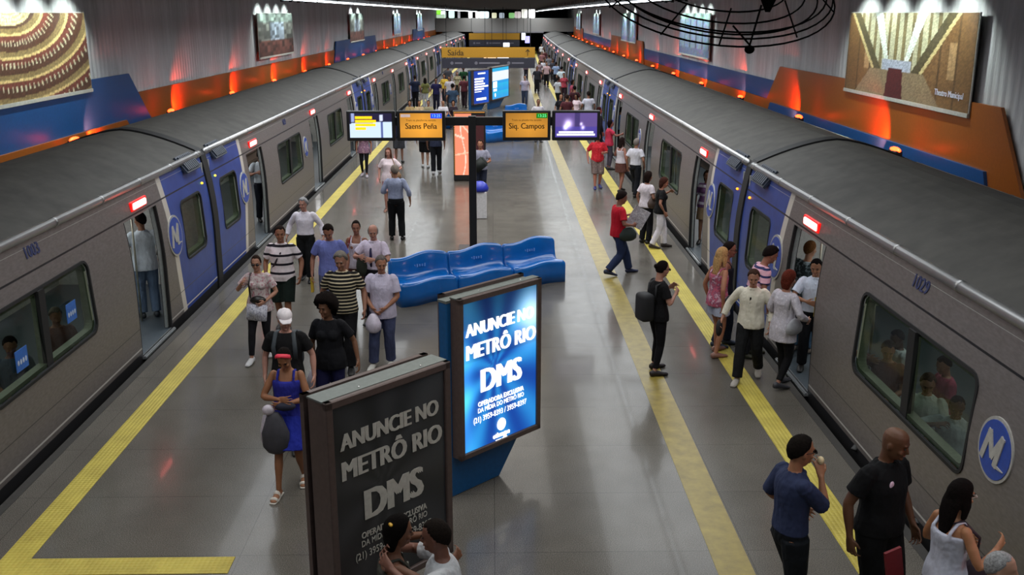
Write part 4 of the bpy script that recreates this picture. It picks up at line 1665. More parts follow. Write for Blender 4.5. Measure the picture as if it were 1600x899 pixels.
def human(name_label, x, y, face, h=1.72, sex='m', sk='8d6146', hair=('short', '1a1410'), top=None, bottom=None, shoes='1c1a1a',
          lf=(-0.02, 0.0, 0), rf=(0.02, 0.0, 0), lh=None, rh=None, lean=0, twist=0, head=(0, 0), fat=1.0, vox=0.012, z=0.0, seat=None,
          detail=False, glasses=None, group=None, side=0, nofeet=False, palm=0):
    """face: direction the person looks in degrees, 0 away from the camera (+y), 90 to the left (-x), 180 to the camera"""
    s = h / 1.73
    root = empty('person', (x, y, z), R(face), name_label, 'person', group)
    root.scale = (s, s, s)
    V = Vector
    up = V((math.sin(R(side)), math.sin(R(lean)), math.cos(R(lean)))).normalized()
    lat = V((math.cos(R(twist)), math.sin(R(twist)), 0))
    zp = 0.935
    ank = [V((-0.085 + lf[0], lf[1], 0.085 + lf[2])), V((0.085 + rf[0], rf[1], 0.085 + rf[2]))]
    if seat is not None: zp = seat + 0.11
    hipo = [V((-0.088, 0, -0.02)), V((0.088, 0, -0.02))]
    if seat is None:
        for a, ho in zip(ank, hipo):
            dx = math.hypot(a.x - ho.x, a.y)
            zmax = a.z + math.sqrt(max(0.01, 0.828 ** 2 - dx ** 2)) + 0.02
            zp = min(zp, zmax)
    P = V((0, 0, zp))
    hips = [P + q for q in hipo]
    legs = []
    for k in (0, 1):
        a = ank[k]
        kn, a2 = ik(hips[k], a, 0.42, 0.415, V((0.05 * (1 if k else -1), 1, 0.1)))
        legs.append((hips[k], kn, a2))
    nb = P + up * 0.52
    tors = TORSO_M if sex == 'm' else TORSO_F
    shw = 0.170 if sex == 'm' else 0.146
    sho = [nb - up * 0.065 - lat * shw, nb - up * 0.065 + lat * shw]
    fwd = V((-lat.y, lat.x, 0))
    arms = []
    for k, t in ((0, lh), (1, rh)):
        sg = 1 if k else -1
        if t is None: t = (0.10, 0.03, -0.50)
        tg = sho[k] + lat * (sg * t[0]) + fwd * t[1] + V((0, 0, 1)) * t[2]
        pole = lat * (sg * 0.6) - fwd * 0.8 - V((0, 0, 0.3))
        if len(t) > 3: pole = lat * (sg * t[3][0]) + fwd * t[3][1] + V((0, 0, t[3][2]))
        el, wr = ik(sho[k], tg, 0.285, 0.255, pole)
        arms.append((sho[k], el, wr))

    def limb(bm, J, tab, t0, t1, infl=0.0, flare=0.0, n=9, side_=None, capm=0.0):
        a, b, c = J
        pts, rr = [], []
        for i in range(n + 1):
            t = t0 + (t1 - t0) * i / n
            p = a.lerp(b, t * 2) if t < 0.5 else b.lerp(c, t * 2 - 1)
            if 0.42 < t < 0.58:      # soften the bend
                m = a.lerp(b, 0.84).lerp(b.lerp(c, 0.16), (t - 0.42) / 0.16)
                p = p.lerp(m, 0.35)
            q = interp(tab, t)
            if tab is ARM_R and infl == 0 and t < 0.2: q = (q[0] * 0.88, q[1] * 0.88)
            e = infl + flare * (i / n) ** 1.5
            pts.append(p)
            rr.append((q[0] * limbk + e, q[1] * limbk + e))
        loft(bm, pts, rr, side_ or (1, 0, 0), 12, capm)
    limbk = 1.0 if sex == 'm' else 0.9
    limbk *= 0.5 + 0.5 * fat

    def torso(bm, t0, t1, infl, flare=0.0, n=14, loose=False):
        pts, rr = [], []
        for i in range(n + 1):
            t = t0 + (t1 - t0) * i / n
            q = interp(tors, max(t, 0.0) if loose else t)
            tw = min(1, max(0, (t - 0.1) / 0.3))
            fk = 1 + (fat - 1) * (1.0 if t < 0.34 else max(0, 1 - (t - 0.34) / 0.12))
            e = infl + flare * (1 - i / n)
            pts.append(P + up * t + fwd * (0.02 * (fk - 1) * 4 if 0 < t < 0.35 else 0))
            rr.append((q[0] * (0.6 + 0.4 * fk) + e, q[1] * fk + e))
        loft(bm, pts, rr, lat, 16, 0)
        if sex == 'f' and t1 > 0.4:
            for sg in (-1, 1):
                ball(bm, P + up * 0.33 + lat * (0.062 * sg) + fwd * 0.076, 0.054 + infl * 1.2)

    # head frame
    hy, hp = R(head[0]), R(head[1])
    hm = Matrix.Rotation(hy, 3, 'Z') @ Matrix.Rotation(hp, 3, 'X')
    hm = Matrix.Rotation(math.atan2(lat.y, lat.x), 3, 'Z') @ hm
    nd = (V((0, 0.35, 1)) if lean < 30 else V((0, 0.9, 0.5))).normalized()
    nd = (up + V((0, 0.15, 0)) + hm @ V((0, 0, 0.3)) + fwd * 0.1).normalized()
    hc = nb + nd * 0.105 + hm @ V((0, 0.018, 0.06))

    def HP(px, py, pz): return hc + hm @ V((px, py, pz))
    # ---- body: one continuous skin
    bm = bmesh.new()
    torso(bm, -0.11, 0.53, -0.006)
    loft(bm, [nb - up * 0.05, nb + nd * 0.03, HP(0, -0.02, -0.05)], [(0.062, 0.06), (0.052, 0.054), (0.05, 0.055)], lat, 12)
    # head: cranium, face wedge, jaw
    fw = 1.0 if sex == 'm' else 0.94
    rings = [(-0.118, 0.012, 0.030, 0.036), (-0.106, 0.016, 0.044, 0.052), (-0.08, 0.010, 0.056, 0.074), (-0.045, 0.004, 0.065, 0.088), (-0.005, 0.0, 0.071, 0.094),
             (0.035, -0.004, 0.075, 0.097), (0.07, -0.008, 0.070, 0.090), (0.098, -0.012, 0.053, 0.068), (0.113, -0.014, 0.026, 0.034)]
    loft(bm, [HP(0, q[1], q[0]) for q in rings], [(q[2] * fw, q[3]) for q in rings], hm @ V((1, 0, 0)), 16)
    if vox < 0.016:
        loft(bm, [HP(0, 0.088, 0.02), HP(0, 0.100, -0.008), HP(0, 0.110, -0.030), HP(0, 0.094, -0.040)], [0.008, 0.010, 0.014, 0.011], hm @ V((1, 0, 0)), 8)
        ball(bm, HP(0, 0.076, -0.092), (0.022, 0.020, 0.016), 10, 6, hm)
        ball(bm, HP(0, 0.086, -0.062), (0.024, 0.011, 0.010), 10, 6, hm)
        ball(bm, HP(0, 0.088, 0.028), (0.05, 0.012, 0.009), 10, 6, hm)
        for sg in (-1, 1):
            ball(bm, HP(sg * 0.075 * fw, -0.006, -0.012), (0.009, 0.018, 0.030), 8, 6, hm)
            ball(bm, HP(sg * 0.038, 0.07, -0.035), (0.022, 0.02, 0.02), 8, 6, hm)
    for k in (0, 1):
        sg = 1 if k else -1
        limb(bm, arms[k], ARM_R, 0.0, 1.0, 0, 0, 12, None, 0.9)
        # hand
        sh_, el, wr = arms[k]
        d = (wr - el).normalized()
        inn = (-lat * sg)
        if palm: inn = V((0, 0, -1)) if abs(d.z) < 0.8 else inn
        pn = (inn - d * inn.dot(d)).normalized()          # palm normal
        sd = d.cross(pn) * 1.0
        if sd.dot(fwd) < 0: sd = -sd                      # thumb side towards the front
        def Hd(a, b, c): return wr + d * a + sd * b + pn * c
        loft(bm, [Hd(-0.015, 0, 0), Hd(0.03, 0, 0), Hd(0.075, -0.002, 0.004), Hd(0.09, -0.002, 0.006)], [(0.026, 0.020), (0.038, 0.018), (0.042, 0.016), (0.038, 0.013)], sd, 10, 0.4)
        if vox < 0.016:
            for f in range(4):
                o = 0.033 - 0.022 * f
                L = (0.072, 0.080, 0.074, 0.058)[f]
                sp = 0.10 * (1.5 - f)
                loft(bm, [Hd(0.08, o, 0.004), Hd(0.09 + L * 0.42, o + sp * 0.05, 0.012), Hd(0.085 + L * 0.72, o + sp * 0.08, 0.030), Hd(0.08 + L * 0.84, o + sp * 0.09, 0.052)],
                     [0.0098, 0.0090, 0.0082, 0.007], sd, 8, 0.8)
            loft(bm, [Hd(0.018, 0.022, 0.004), Hd(0.048, 0.052, 0.014), Hd(0.082, 0.062, 0.028)], [0.014, 0.0115, 0.009], sd, 8, 0.8)
        else:
            loft(bm, [Hd(0.08, 0, 0.004), Hd(0.13, 0, 0.02), Hd(0.15, 0, 0.045)], [(0.038, 0.012), (0.036, 0.011), (0.03, 0.01)], sd, 8, 0.5)
            loft(bm, [Hd(0.02, 0.02, 0.0), Hd(0.07, 0.055, 0.02)], [0.014, 0.011], sd, 8, 0.6)
        # leg and foot
        limb(bm, legs[k], LEG_R, 0.0, 1.0, 0, 0, 12, None, 0.7)
    feet = []
    for k in (0, 1):
        hp_, kn, an = legs[k]
        sg = 1 if k else -1
        lift = (lf if k == 0 else rf)[2]
        yaw = R(-8 * sg)
        fd = V((-math.sin(yaw), math.cos(yaw), -min(1.0, lift * 4.5))).normalized()
        fu = V((1, 0, 0)).cross(fd).normalized()
        feet.append((an, fd, fu))
        bare = shoes is None or (isinstance(shoes, tuple) and shoes[0] == 'sandal')
        g = 0.0
        loft(bm, [an - fd * 0.05 - fu * 0.045, an + fd * 0.02 - fu * 0.042, an + fd * 0.09 - fu * 0.052, an + fd * 0.15 - fu * 0.062, an + fd * 0.185 - fu * 0.066],
             [(0.026, 0.028), (0.032, 0.036), (0.038, 0.026), (0.042, 0.018), (0.034, 0.012)], (1, 0, 0), 10, 0.6)
    body = obj('body', blend(bm, vox, 3), skin(sk), root, True)

    # ---- trousers, shorts, skirt
    if bottom:
        kind, bc = bottom[0], bottom[1]
        bmat = bc if not isinstance(bc, str) else cloth(bc)
        bm = bmesh.new()
        wz = bottom[2] if len(bottom) > 2 else 0.12
        if kind in ('trousers', 'slim', 'shorts', 'leggings'):
            t1 = {'trousers': 0.985, 'slim': 0.95, 'leggings': 0.93, 'shorts': bottom[3] if len(bottom) > 3 else 0.5}[kind]
            infl = {'trousers': 0.017, 'slim': 0.010, 'leggings': 0.007, 'shorts': 0.026}[kind]
            fl = {'trousers': 0.026, 'slim': 0.004, 'leggings': 0.0, 'shorts': 0.03}[kind]
            torso(bm, -0.10, wz, 0.018)
            for k in (0, 1): limb(bm, legs[k], LEG_R, 0.0, t1, infl, fl)
            obj('trousers' if kind != 'shorts' else 'shorts', blend(bm, max(0.010, vox)), bmat, root, True)
        else:
            hem = bottom[3] if len(bottom) > 3 else 0.45
            kz = min(legs[0][1].z, legs[1][1].z)
            cx = (legs[0][0].lerp(legs[0][1], hem * 2) + legs[1][0].lerp(legs[1][1], hem * 2)) / 2
            spread = abs(legs[0][0].lerp(legs[0][1], hem * 2).y - legs[1][0].lerp(legs[1][1], hem * 2).y) / 2
            torso(bm, -0.05, wz, 0.014)
            c0 = P + up * 0.02
            loft(bm, [c0 + up * 0.06, c0, c0.lerp(cx, 0.4), c0.lerp(cx, 0.75), cx], [(0.160, 0.115), (0.185, 0.135), (0.20, 0.15 + spread * 0.5), (0.21, 0.155 + spread * 0.8), (0.215, 0.16 + spread)], (1, 0, 0), 20)
            obj('skirt', blend(bm, max(0.010, vox)), bmat, root, True)
    # ---- top
    if top:
        kind, tc = top[0], top[1]
        tmat = tc if not isinstance(tc, str) else cloth(tc)
        hem = top[2] if len(top) > 2 else -0.06
        sl = top[3] if len(top) > 3 else 0.33
        bm = bmesh.new()
        if kind == 'tank':
            torso(bm, hem, 0.395, 0.018, 0.01, loose=True)
            for sg in (-1, 1):
                b0_ = nb - up * 0.03 + lat * (sg * 0.085)
                loft(bm, [P + up * 0.36 + lat * sg * 0.085 + fwd * 0.098, P + up * 0.43 + lat * sg * 0.09 + fwd * 0.088, b0_ + fwd * 0.03 + up * 0.005, b0_ - fwd * 0.03, P + up * 0.42 + lat * sg * 0.085 - fwd * 0.09, P + up * 0.36 + lat * sg * 0.085 - fwd * 0.10],
                     [(0.018, 0.010)] * 6, lat, 8)
        else:
            torso(bm, hem, 0.508, 0.020, 0.024 if hem < 0.0 else 0.004, loose=True)
            for k in (0, 1):
                limb(bm, arms[k], ARM_R, 0.0, sl, 0.016, 0.013 if sl < 0.6 else 0.003, 8)
                ball(bm, sho[k] - lat * (0.008 * (1 if k else -1)), 0.063 * (0.5 + 0.5 * limbk))
            if kind == 'shirt':      # collar
                for q in range(10):
                    a = 2 * PI * q / 10
                    c = nb - up * 0.012 + lat * (0.068 * math.cos(a)) + fwd * (0.066 * math.sin(a) + 0.008)
                    ball(bm, c, (0.026, 0.026, 0.022), 8, 6)
        nm = {'tank': 'tank_top', 'tee': 'tee_shirt', 'shirt': 'shirt'}[kind]
        so = obj(nm, blend(bm, max(0.009, vox)), tmat, root, True)
        if kind == 'shirt' and detail:
            bm = bmesh.new()
            for q in range(5):
                t = 0.42 - q * 0.08
                f = interp(tors, t)
                ball(bm, P + up * t + fwd * (f[1] * (fat if t < .34 else 1) + 0.018), (0.006, 0.004, 0.006), 8, 6)
            obj('buttons', bm, mat('button', 'b0aca0', 0.4), so)
            bm = bmesh.new()
            pp = []
            for q in range(8):
                t = 0.45 - q * (0.45 - hem - 0.02) / 7
                f = interp(tors, max(0, t))
                pp.append(P + up * t + fwd * (f[1] * ((fat if t < .34 else 1)) + 0.017 + (0.02 * (fat - 1) * 4 if 0 < t < 0.35 else 0)))
            loft(bm, pp, [(0.016, 0.005)] * 8, lat, 8)
            obj('placket', bm, tmat, so, True)
    # ---- shoes
    if shoes:
        for k in (0, 1):
            an, fd, fu = feet[k]
            bm = bmesh.new()
            if isinstance(shoes, tuple):
                col = shoes[1]
                for t, w_, hgt in ((0.15, 0.046, 0.016), (0.06, 0.040, 0.040)):
                    c = an + fd * t - fu * (0.056 if t > 0.1 else 0.045)
                    loft(bm, [c - fd * 0.012, c + fd * 0.012], [(w_, hgt + 0.014)] * 2, (1, 0, 0), 12)
                loft(bm, [an - fd * 0.075 - fu * 0.078, an + fd * 0.02 - fu * 0.079, an + fd * 0.12 - fu * 0.080, an + fd * 0.20 - fu * 0.079], [(0.030, 0.008), (0.034, 0.008), (0.046, 0.008), (0.036, 0.008)], (1, 0, 0), 12, 0.5)
                obj('sandal', bm, mat('sandal_' + col, col, 0.5), root, True)
            else:
                loft(bm, [an - fd * 0.062 - fu * 0.040, an - fd * 0.02 - fu * 0.030, an + fd * 0.05 - fu * 0.040, an + fd * 0.13 - fu * 0.055, an + fd * 0.205 - fu * 0.064],
                     [(0.034, 0.042), (0.042, 0.052), (0.046, 0.042), (0.052, 0.028), (0.038, 0.019)], (1, 0, 0), 14, 0.5)
                obj('shoe', bm, mat('shoe_' + shoes, shoes, 0.5), root, True)
    # ---- hair
    hk, hcx = hair[0], hair[1]
    hmm = mat('hair_' + hcx, hcx, 0.9, var=0.4, vscale=60, spec=0.08, bump=0.6)

    def hairy(az, elv):
        """thickness of the hair over the skull for azimuth (0 front) and elevation"""
        a = abs(az)
        if hk == 'bald': return -0.02
        if hk == 'fringe':
            return 0.012 if (elv < 35 and elv > -30 and a > 75) else -0.02
        line = 40 - 5 * math.sin(R(az * 5)) if a < 50 else (40 - (a - 50) * 1.0 if a < 100 else -10 - (a - 100) * 0.55)
        line = max(line, -42)
        if hk in ('long', 'pony', 'bun', 'bob'): line = 38 if a < 42 else (38 - (a - 42) * 1.3 if a < 100 else -45)
        t = {'buzz': 0.006, 'short': 0.016, 'thick': 0.026, 'long': 0.016, 'bob': 0.022, 'pony': 0.009, 'bun': 0.009, 'afro': 0.075, 'cap': 0.014}.get(hk, 0.015)
        if hk == 'afro':
            line = 34 if a < 50 else (34 - (a - 50) * 1.5)
            line = max(line, -60)
        e = (elv - line) / 10
        if e < -0.6: return -0.02
        return -0.02 + (t + 0.02) * min(1, e + 0.6)
    if hk != 'bald':
        bm = bmesh.new()
        NU, NV = (32, 20) if vox < 0.016 else (20, 12)
        rows = []
        rng = random.Random(5)
        for j in range(1, NV):
            el_ = -90 + 180 * j / NV
            row = []
            for i in range(NU):
                az = -180 + 360 * i / NU
                th_ = hairy(az, el_)
                if th_ > 0: th_ += rng.uniform(-0.008, 0.008) if hk == 'afro' else rng.uniform(-0.0025, 0.003)
                d = V((-math.sin(R(az)) * math.cos(R(el_)), math.cos(R(az)) * math.cos(R(el_)), math.sin(R(el_))))
                rx, ry, rz = 0.076 * fw + th_, 0.097 + th_, 0.106 + th_
                row.append(bm.verts.new(HP(d.x * rx, -0.006 + d.y * ry, 0.014 + d.z * rz)))
            rows.append(row)
        for A, B in zip(rows, rows[1:]):
            for i in range(NU): bm.faces.new((A[i], A[(i + 1) % NU], B[(i + 1) % NU], B[i]))
        bm.faces.new(rows[0][::-1])
        bm.faces.new(rows[-1])
        if hk == 'long':
            ln = hair[2] if len(hair) > 2 else 0.30
            loft(bm, [HP(0, -0.045, 0.04), HP(0, -0.075, -0.06), HP(0, -0.085, -0.15), HP(0, -0.08, -0.12) - V((0, 0, ln)) - fwd * 0.03], [(0.075, 0.05), (0.086, 0.045), (0.085, 0.035), (0.05, 0.02)], hm @ V((1, 0, 0)), 12, 0.5)
            for sg in (-1, 1):
                loft(bm, [HP(sg * 0.06, -0.01, 0.04), HP(sg * 0.082, 0.0, -0.06), HP(sg * 0.085, -0.01, -0.16)], [(0.02, 0.05), (0.016, 0.045), (0.012, 0.03)], hm @ V((1, 0, 0)), 10, 0.5)
        if hk == 'bob':
            loft(bm, [HP(0, -0.04, 0.05), HP(0, -0.055, -0.06), HP(0, -0.05, -0.135)], [(0.085, 0.065), (0.088, 0.060), (0.066, 0.036)], hm @ V((1, 0, 0)), 14, 0.5)
        if hk == 'bun': ball(bm, HP(0, -0.115, 0.03), (0.038, 0.032, 0.036))
        if hk == 'pony': loft(bm, [HP(0, -0.10, 0.02), HP(0, -0.14, -0.03), HP(0, -0.125, -0.14)], [0.022, 0.028, 0.012], hm @ V((1, 0, 0)), 10, 0.6)
        if vox < 0.016 and hk in ('long', 'bob', 'pony', 'bun'): bm = blend(bm, 0.010, 2)
        obj('hair', bm, hmm, root, True)
    if hk == 'cap' or (len(hair) > 3 and hair[3] == 'cap'):
        pass
    if detail:
        for sg in (-1, 1):
            bm = bmesh.new()
            ball(bm, HP(sg * 0.031, 0.0885, 0.004), (0.011, 0.006, 0.006), 10, 6, hm)
            obj('eye', bm, M_EYE, root, True)
            if hk not in ('bald',):
                bm = bmesh.new()
                ball(bm, HP(sg * 0.033, 0.094, 0.026), (0.019, 0.006, 0.0045), 10, 6, hm)
                obj('eyebrow', bm, hmm if hcx < 'a' else M_EYE, root, True)
        bm = bmesh.new()
        ball(bm, HP(0, 0.094, -0.062), (0.020, 0.006, 0.0055), 10, 6, hm)
        obj('mouth', bm, M_LIP, root, True)
    if glasses:
        bm = bmesh.new()
        for sg in (-1, 1):
            cc = HP(sg * 0.033, 0.104, 0.004)
            r_ = hm @ V((1, 0, 0))
            loft(bm, [cc, cc + hm @ V((0, 0.005, 0))], [(0.026, 0.017)] * 2, r_, 12)
            loft(bm, [HP(sg * 0.058, 0.102, 0.008), HP(sg * 0.078, 0.0, 0.006)], [0.003, 0.003], (0, 0, 1), 6)
        loft(bm, [HP(-0.01, 0.106, 0.01), HP(0.01, 0.106, 0.01)], [0.003, 0.003], (0, 0, 1), 6)
        obj('glasses', bm, glasses, root, True)
    info = dict(root=root, P=P, up=up, lat=lat, fwd=fwd, nb=nb, sho=sho, arms=arms, HP=HP, hm=hm, s=s, legs=legs)

    def W(v):
        return Vector((x, y, z)) + (Matrix.Rotation(R(face), 3, 'Z') @ (V(v) * s))
    info['W'] = W
    return info


def addon(info, name, bm, m, smooth=True):
    return obj(name, bm, m, info['root'], smooth)


def thing_at(info, name, bm, m, label, cat, smooth=True, group=None):
    """an article carried by a person: its own top-level object, modelled in that person's frame"""
    o = obj(name, bm, m, None, smooth)
    M = info['root'].matrix_basis.copy()
    base = Matrix.LocRotScale(info['root'].location, info['root'].rotation_euler, info['root'].scale)
    vs = o.data.vertices
    c = sum((v.co for v in vs), Vector()) / len(vs)
    zmin = min(v.co.z for v in vs)
    c.z = zmin
    for v in vs: v.co -= c
    o.location = base @ c
    o.rotation_euler = info['root'].rotation_euler
    o.scale = info['root'].scale
    return tag(o, label, cat, group)


def hand(info, k, a=0.07, c=0.02):
    sh_, el, wr = info['arms'][k]
    d = (wr - el).normalized()
    return wr + d * a


def pouch(p, w, hgt, d, side, n=12):
    """soft hanging bag with its mouth at p"""
    bm = bmesh.new()
    side = Vector(side)
    z = Vector((0, 0, 1))
    loft(bm, [p, p - z * hgt * 0.15, p - z * hgt * 0.5, p - z * hgt * 0.85, p - z * hgt], [(w * 0.35, d * 0.25), (w * 0.62, d * 0.6), (w, d), (w * 0.95, d * 0.95), (w * 0.6, d * 0.6)], side, n, 0.3)
    return bm

Vn = Vector
NEAR, MID, FAR = 0.0075, 0.011, 0.022


def hd(u, v, z): 
    p = at(u, v, z)
    return p.x, p.y


# --- right foreground
i = human('person in navy shirt and glasses eating beside the right yellow strip', 2.37, 7.12, -78, 1.75, 'm', '9a6a4c', ('short', '14100d'),
          ('shirt', '2c3450', 0.02, 0.46), ('trousers', '12161b'), '101010', lf=(0.0, 0.16, 0), rf=(0, -0.14, 0.02), rh=(-0.10, 0.19, 0.03, (0.3, 0.2, -1)), lh=(0.02, 0.16, -0.36),
          head=(0, -4), vox=NEAR, detail=True, glasses=M_SHADES)
bm = bmesh.new()
ball(bm, hand(i, 1, 0.10) + Vn((0, 0.01, 0.02)), (0.03, 0.028, 0.035))
thing_at(i, 'snack', bm, mat('snack_cream', 'd8c49a', 0.6), 'small pale snack held to the mouth of the person in navy', 'food')
i = human('bald person in black polo uniform with badges, walking at the lower right', 3.09, 7.13, -150, 1.84, 'm', '5b3a24', ('bald', '1a1410'),
          ('shirt', '0c0d0f', -0.04, 0.33), ('trousers', '0b0c0e'), '0b0b0b', lf=(0, 0.14, 0), rf=(0, -0.12, 0.03), lh=(0.10, 0.10, -0.49), rh=(0.12, -0.02, -0.50),
          head=(18, -14), fat=1.12, vox=NEAR, detail=True)
bm = bmesh.new()
f = interp(TORSO_M, 0.36)
ball(bm, i['P'] + i['up'] * 0.385 - i['lat'] * (-0.07) + i['fwd'] * 0.128, (0.024, 0.010, 0.032))
addon(i, 'badge', bm, mat('badge_pink', 'd8b8cc', 0.5))
bm = bmesh.new()
a, b, c = i['arms'][1]
ball(bm, a.lerp(b, 0.42) + i['lat'] * 0.056, (0.010, 0.034, 0.036))
addon(i, 'sleeve_patch', bm, mat('patch_gold', '8a7a30', 0.6))
bm = bmesh.new()
a, b, c = i['arms'][0]
ball(bm, a.lerp(b, 0.42) - i['lat'] * 0.056, (0.010, 0.034, 0.030))
addon(i, 'sleeve_patch', bm, mat('patch_grey', '5a5a52', 0.6))
i = human('person with long dark hair and white tank top at the lower right corner', 3.36, 6.50, -72, 1.66, 'f', 'a06e4c', ('long', '0f0b0a', 0.2),
          ('tank', 'b9bccb', -0.05), ('slim', '17161c'), '15120f', rh=(0.06, 0.26, -0.16, (0.5, -0.6, -0.8)), lh=(0.0, 0.24, -0.25), lf=(0, 0.1, 0), head=(0, -8), vox=NEAR, detail=True,
          glasses=mat('eyeglasses_pale', 'b8a8a0', 0.2))
bm = pouch(i['P'] + Vn((0.08, 0.20, 0.16)), 0.15, 0.24, 0.07, (0, 1, 0))
loft(bm, [i['P'] + Vn((0.08, 0.20, 0.12)), i['P'] + Vn((0.13, 0.16, 0.36)), i['nb'] + Vn((0.085, 0.02, -0.01)), i['nb'] + Vn((0.07, -0.06, -0.03))], [(0.014, 0.006)] * 4, (0, 1, 0), 8)
thing_at(i, 'shoulder_bag', bm, mat('bag_plum', '2a1a26', 0.6), 'dark plum shoulder bag of the long haired person in white', 'bag')
bm = bmesh.new()
box(bm, -0.012, 0.012, -0.075, 0.075, -0.15, 0.15, M=Matrix.Translation(i['P'] + Vn((-0.16, -0.36, 0.06))) @ Matrix.Rotation(R(12), 4, 'X'))
thing_at(i, 'folder', bm, mat('folder_red', '6a121c', 0.6), 'dark red folder between the black uniform and the white tank top', 'folder', False)
x, y = hd(1557, 868, 1.60)
human('person with close-cropped grey hair at the bottom right corner', x, y, -120, 1.62, 'm', 'a8806a', ('buzz', '8c8c8c'), ('tee', '4a4a50'), ('trousers', '22242a'), vox=MID)

# --- embracing pair at the bottom centre, in front of the dark panel
x, y = hd(612, 806, 1.62)
i = human('person with dark curly hair and a yellow clip before the dark panel', x, y, -72, 1.60, 'f', '6d4630', ('bob', '0c0908'), ('tank', '3a3a34', -0.05), ('slim', '1c2230'), '201510',
          rh=(0.04, 0.40, 0.0, (0.8, -0.1, -0.4)), lh=(0.1, 0.38, 0.02), head=(0, -6), vox=NEAR, detail=True)
bm = bmesh.new()
ball(bm, i['HP'](0.04, -0.075, 0.085), (0.038, 0.016, 0.014))
addon(i, 'hair_clip', bm, mat('clip_yellow', 'c79a2c', 0.4))
x, y = hd(690, 818, 1.62)
human('person in white embracing the curly haired one by the dark panel', x, y, 95, 1.63, 'm', '70493a', ('short', '1a1512'), ('tee', 'b9bcc0', -0.05), ('trousers', '20242c'), '201510',
      rh=(0.0, 0.36, 0.06, (0.8, -0.1, -0.4)), lh=(0.02, 0.36, 0.10, (0.9, 0, -0.2)), head=(-14, -6), vox=NEAR, detail=True)

# --- left group walking towards the camera
i = human('person in blue dress and red headband carrying a grey bag', -2.17, 9.84, 178, 1.66, 'f', '8a5c3e', ('pony', '120d0b'), ('tank', '2a2f8e', -0.03), ('skirt', '24309a', 0.14, 0.47),
          ('sandal', 'cfcac0'), lf=(-0.01, -0.10, 0.03), rf=(0.02, 0.26, 0.0), lh=(-0.12, 0.22, -0.27, (0.9, -0.3, -0.5)), rh=(-0.10, 0.22, -0.22, (0.9, -0.3, -0.5)), head=(0, -34), fat=1.08, vox=NEAR, detail=True)
bm = bmesh.new()
loft(bm, [i['HP'](-0.074, 0.02, 0.055), i['HP'](-0.05, 0.045, 0.098), i['HP'](0, 0.055, 0.116), i['HP'](0.05, 0.045, 0.098), i['HP'](0.074, 0.02, 0.055)], [(0.026, 0.014)] * 5, i['hm'] @ Vn((0, 1, 0)), 8)
addon(i, 'headband', bm, mat('headband_red', 'd8324a', 0.6))
p = i['P'] + Vn((0.10, 0.26, 0.10))
bm = pouch(p, 0.155, 0.46, 0.09, (1, 0, 0))
thing_at(i, 'cloth_bag', bm, mat('bag_grey', '3d3d44', 0.6, var=0.3, vscale=6), 'large dark grey bag held before the blue dress', 'bag')
bm = pouch(i['P'] + Vn((0.20, 0.24, 0.06)), 0.07, 0.36, 0.05, (1, 0, 0))
ball(bm, i['P'] + Vn((0.16, 0.26, 0.13)), (0.07, 0.05, 0.06))
thing_at(i, 'plastic_bag', bm, mat('plastic_pale', 'b9b2bc', 0.35, var=0.25, vscale=14), 'crumpled pale plastic bag tucked beside the large grey bag', 'bag')
bm = bmesh.new()
ball(bm, i['P'] + Vn((-0.02, 0.25, 0.17)), (0.12, 0.06, 0.05))
thing_at(i, 'bundle', bm, mat('bundle_navy', '16182c', 0.8), 'small dark navy bundle held against the blue dress', 'bundle')

i = human('person in white cap and black tee with a backpack', -2.40, 10.95, 180, 1.70, 'm', 'b08272', ('short', '3a2a20'), ('tee', '141416', -0.06, 0.33), ('trousers', '1d1f26'), '202020',
          lf=(0, 0.2, 0), rf=(0, -0.15, 0.02), lh=(0.14, 0.02, -0.49), head=(18, -12), vox=NEAR, detail=True)
bm = bmesh.new()
HPi = i['HP']
rr = i['hm'] @ Vn((1, 0, 0))
loft(bm, [HPi(0, -0.004, 0.03), HPi(0, -0.004, 0.07), HPi(0, -0.008, 0.11), HPi(0, -0.010, 0.134)], [(0.088, 0.110), (0.088, 0.109), (0.070, 0.086), (0.026, 0.03)], rr, 18, 0.3)
loft(bm, [HPi(0, 0.06, 0.045), HPi(0, 0.125, 0.038), HPi(0, 0.165, 0.026)], [(0.075, 0.008), (0.068, 0.007), (0.045, 0.006)], rr, 14, 0.3)
addon(i, 'cap', bm, mat('cap_white', 'd8d2d6', 0.7))
bm = bbox(-0.15, 0.15, -0.30, -0.12, 0.0, 0.42, 0.05, 3)
bmesh.ops.translate(bm, vec=i['P'] + Vn((0, 0, 0.03)), verts=bm.verts)
for sg in (-1, 1):
    loft(bm, [i['P'] + Vn((sg * 0.12, 0.10, 0.20)), i['P'] + Vn((sg * 0.125, 0.135, 0.36)), i['nb'] + Vn((sg * 0.10, 0.06, -0.005)), i['nb'] + Vn((sg * 0.10, -0.06, -0.01)), i['nb'] + Vn((sg * 0.10, -0.14, -0.10))], [(0.026, 0.008)] * 5, (1, 0, 0), 8)
thing_at(i, 'backpack', bm, mat('backpack_grey', '3a4248', 0.7), 'dark grey backpack worn over the black tee below the white cap', 'backpack')

i = human('person with dark afro hair in black tee and navy trousers', -1.98, 11.4, 176, 1.70, 'f', '6e4a34', ('afro', '120d0c'), ('tee', '111217', -0.10, 0.36), ('trousers', '15163a'), '15120f',
          lf=(0, -0.12, 0.02), rf=(0, 0.16, 0), lh=(0.20, 0.0, -0.47), rh=(0.06, 0.02, -0.50), head=(-22, -10), vox=NEAR, detail=True)
bm = pouch(hand(i, 1, 0.09), 0.10, 0.26, 0.06, (1, 0, 0))
thing_at(i, 'shopping_bag', bm, mat('plastic_white', 'c9c4d4', 0.35, var=0.2, vscale=12), 'white plastic bag hanging beside the black tee and afro hair', 'bag')

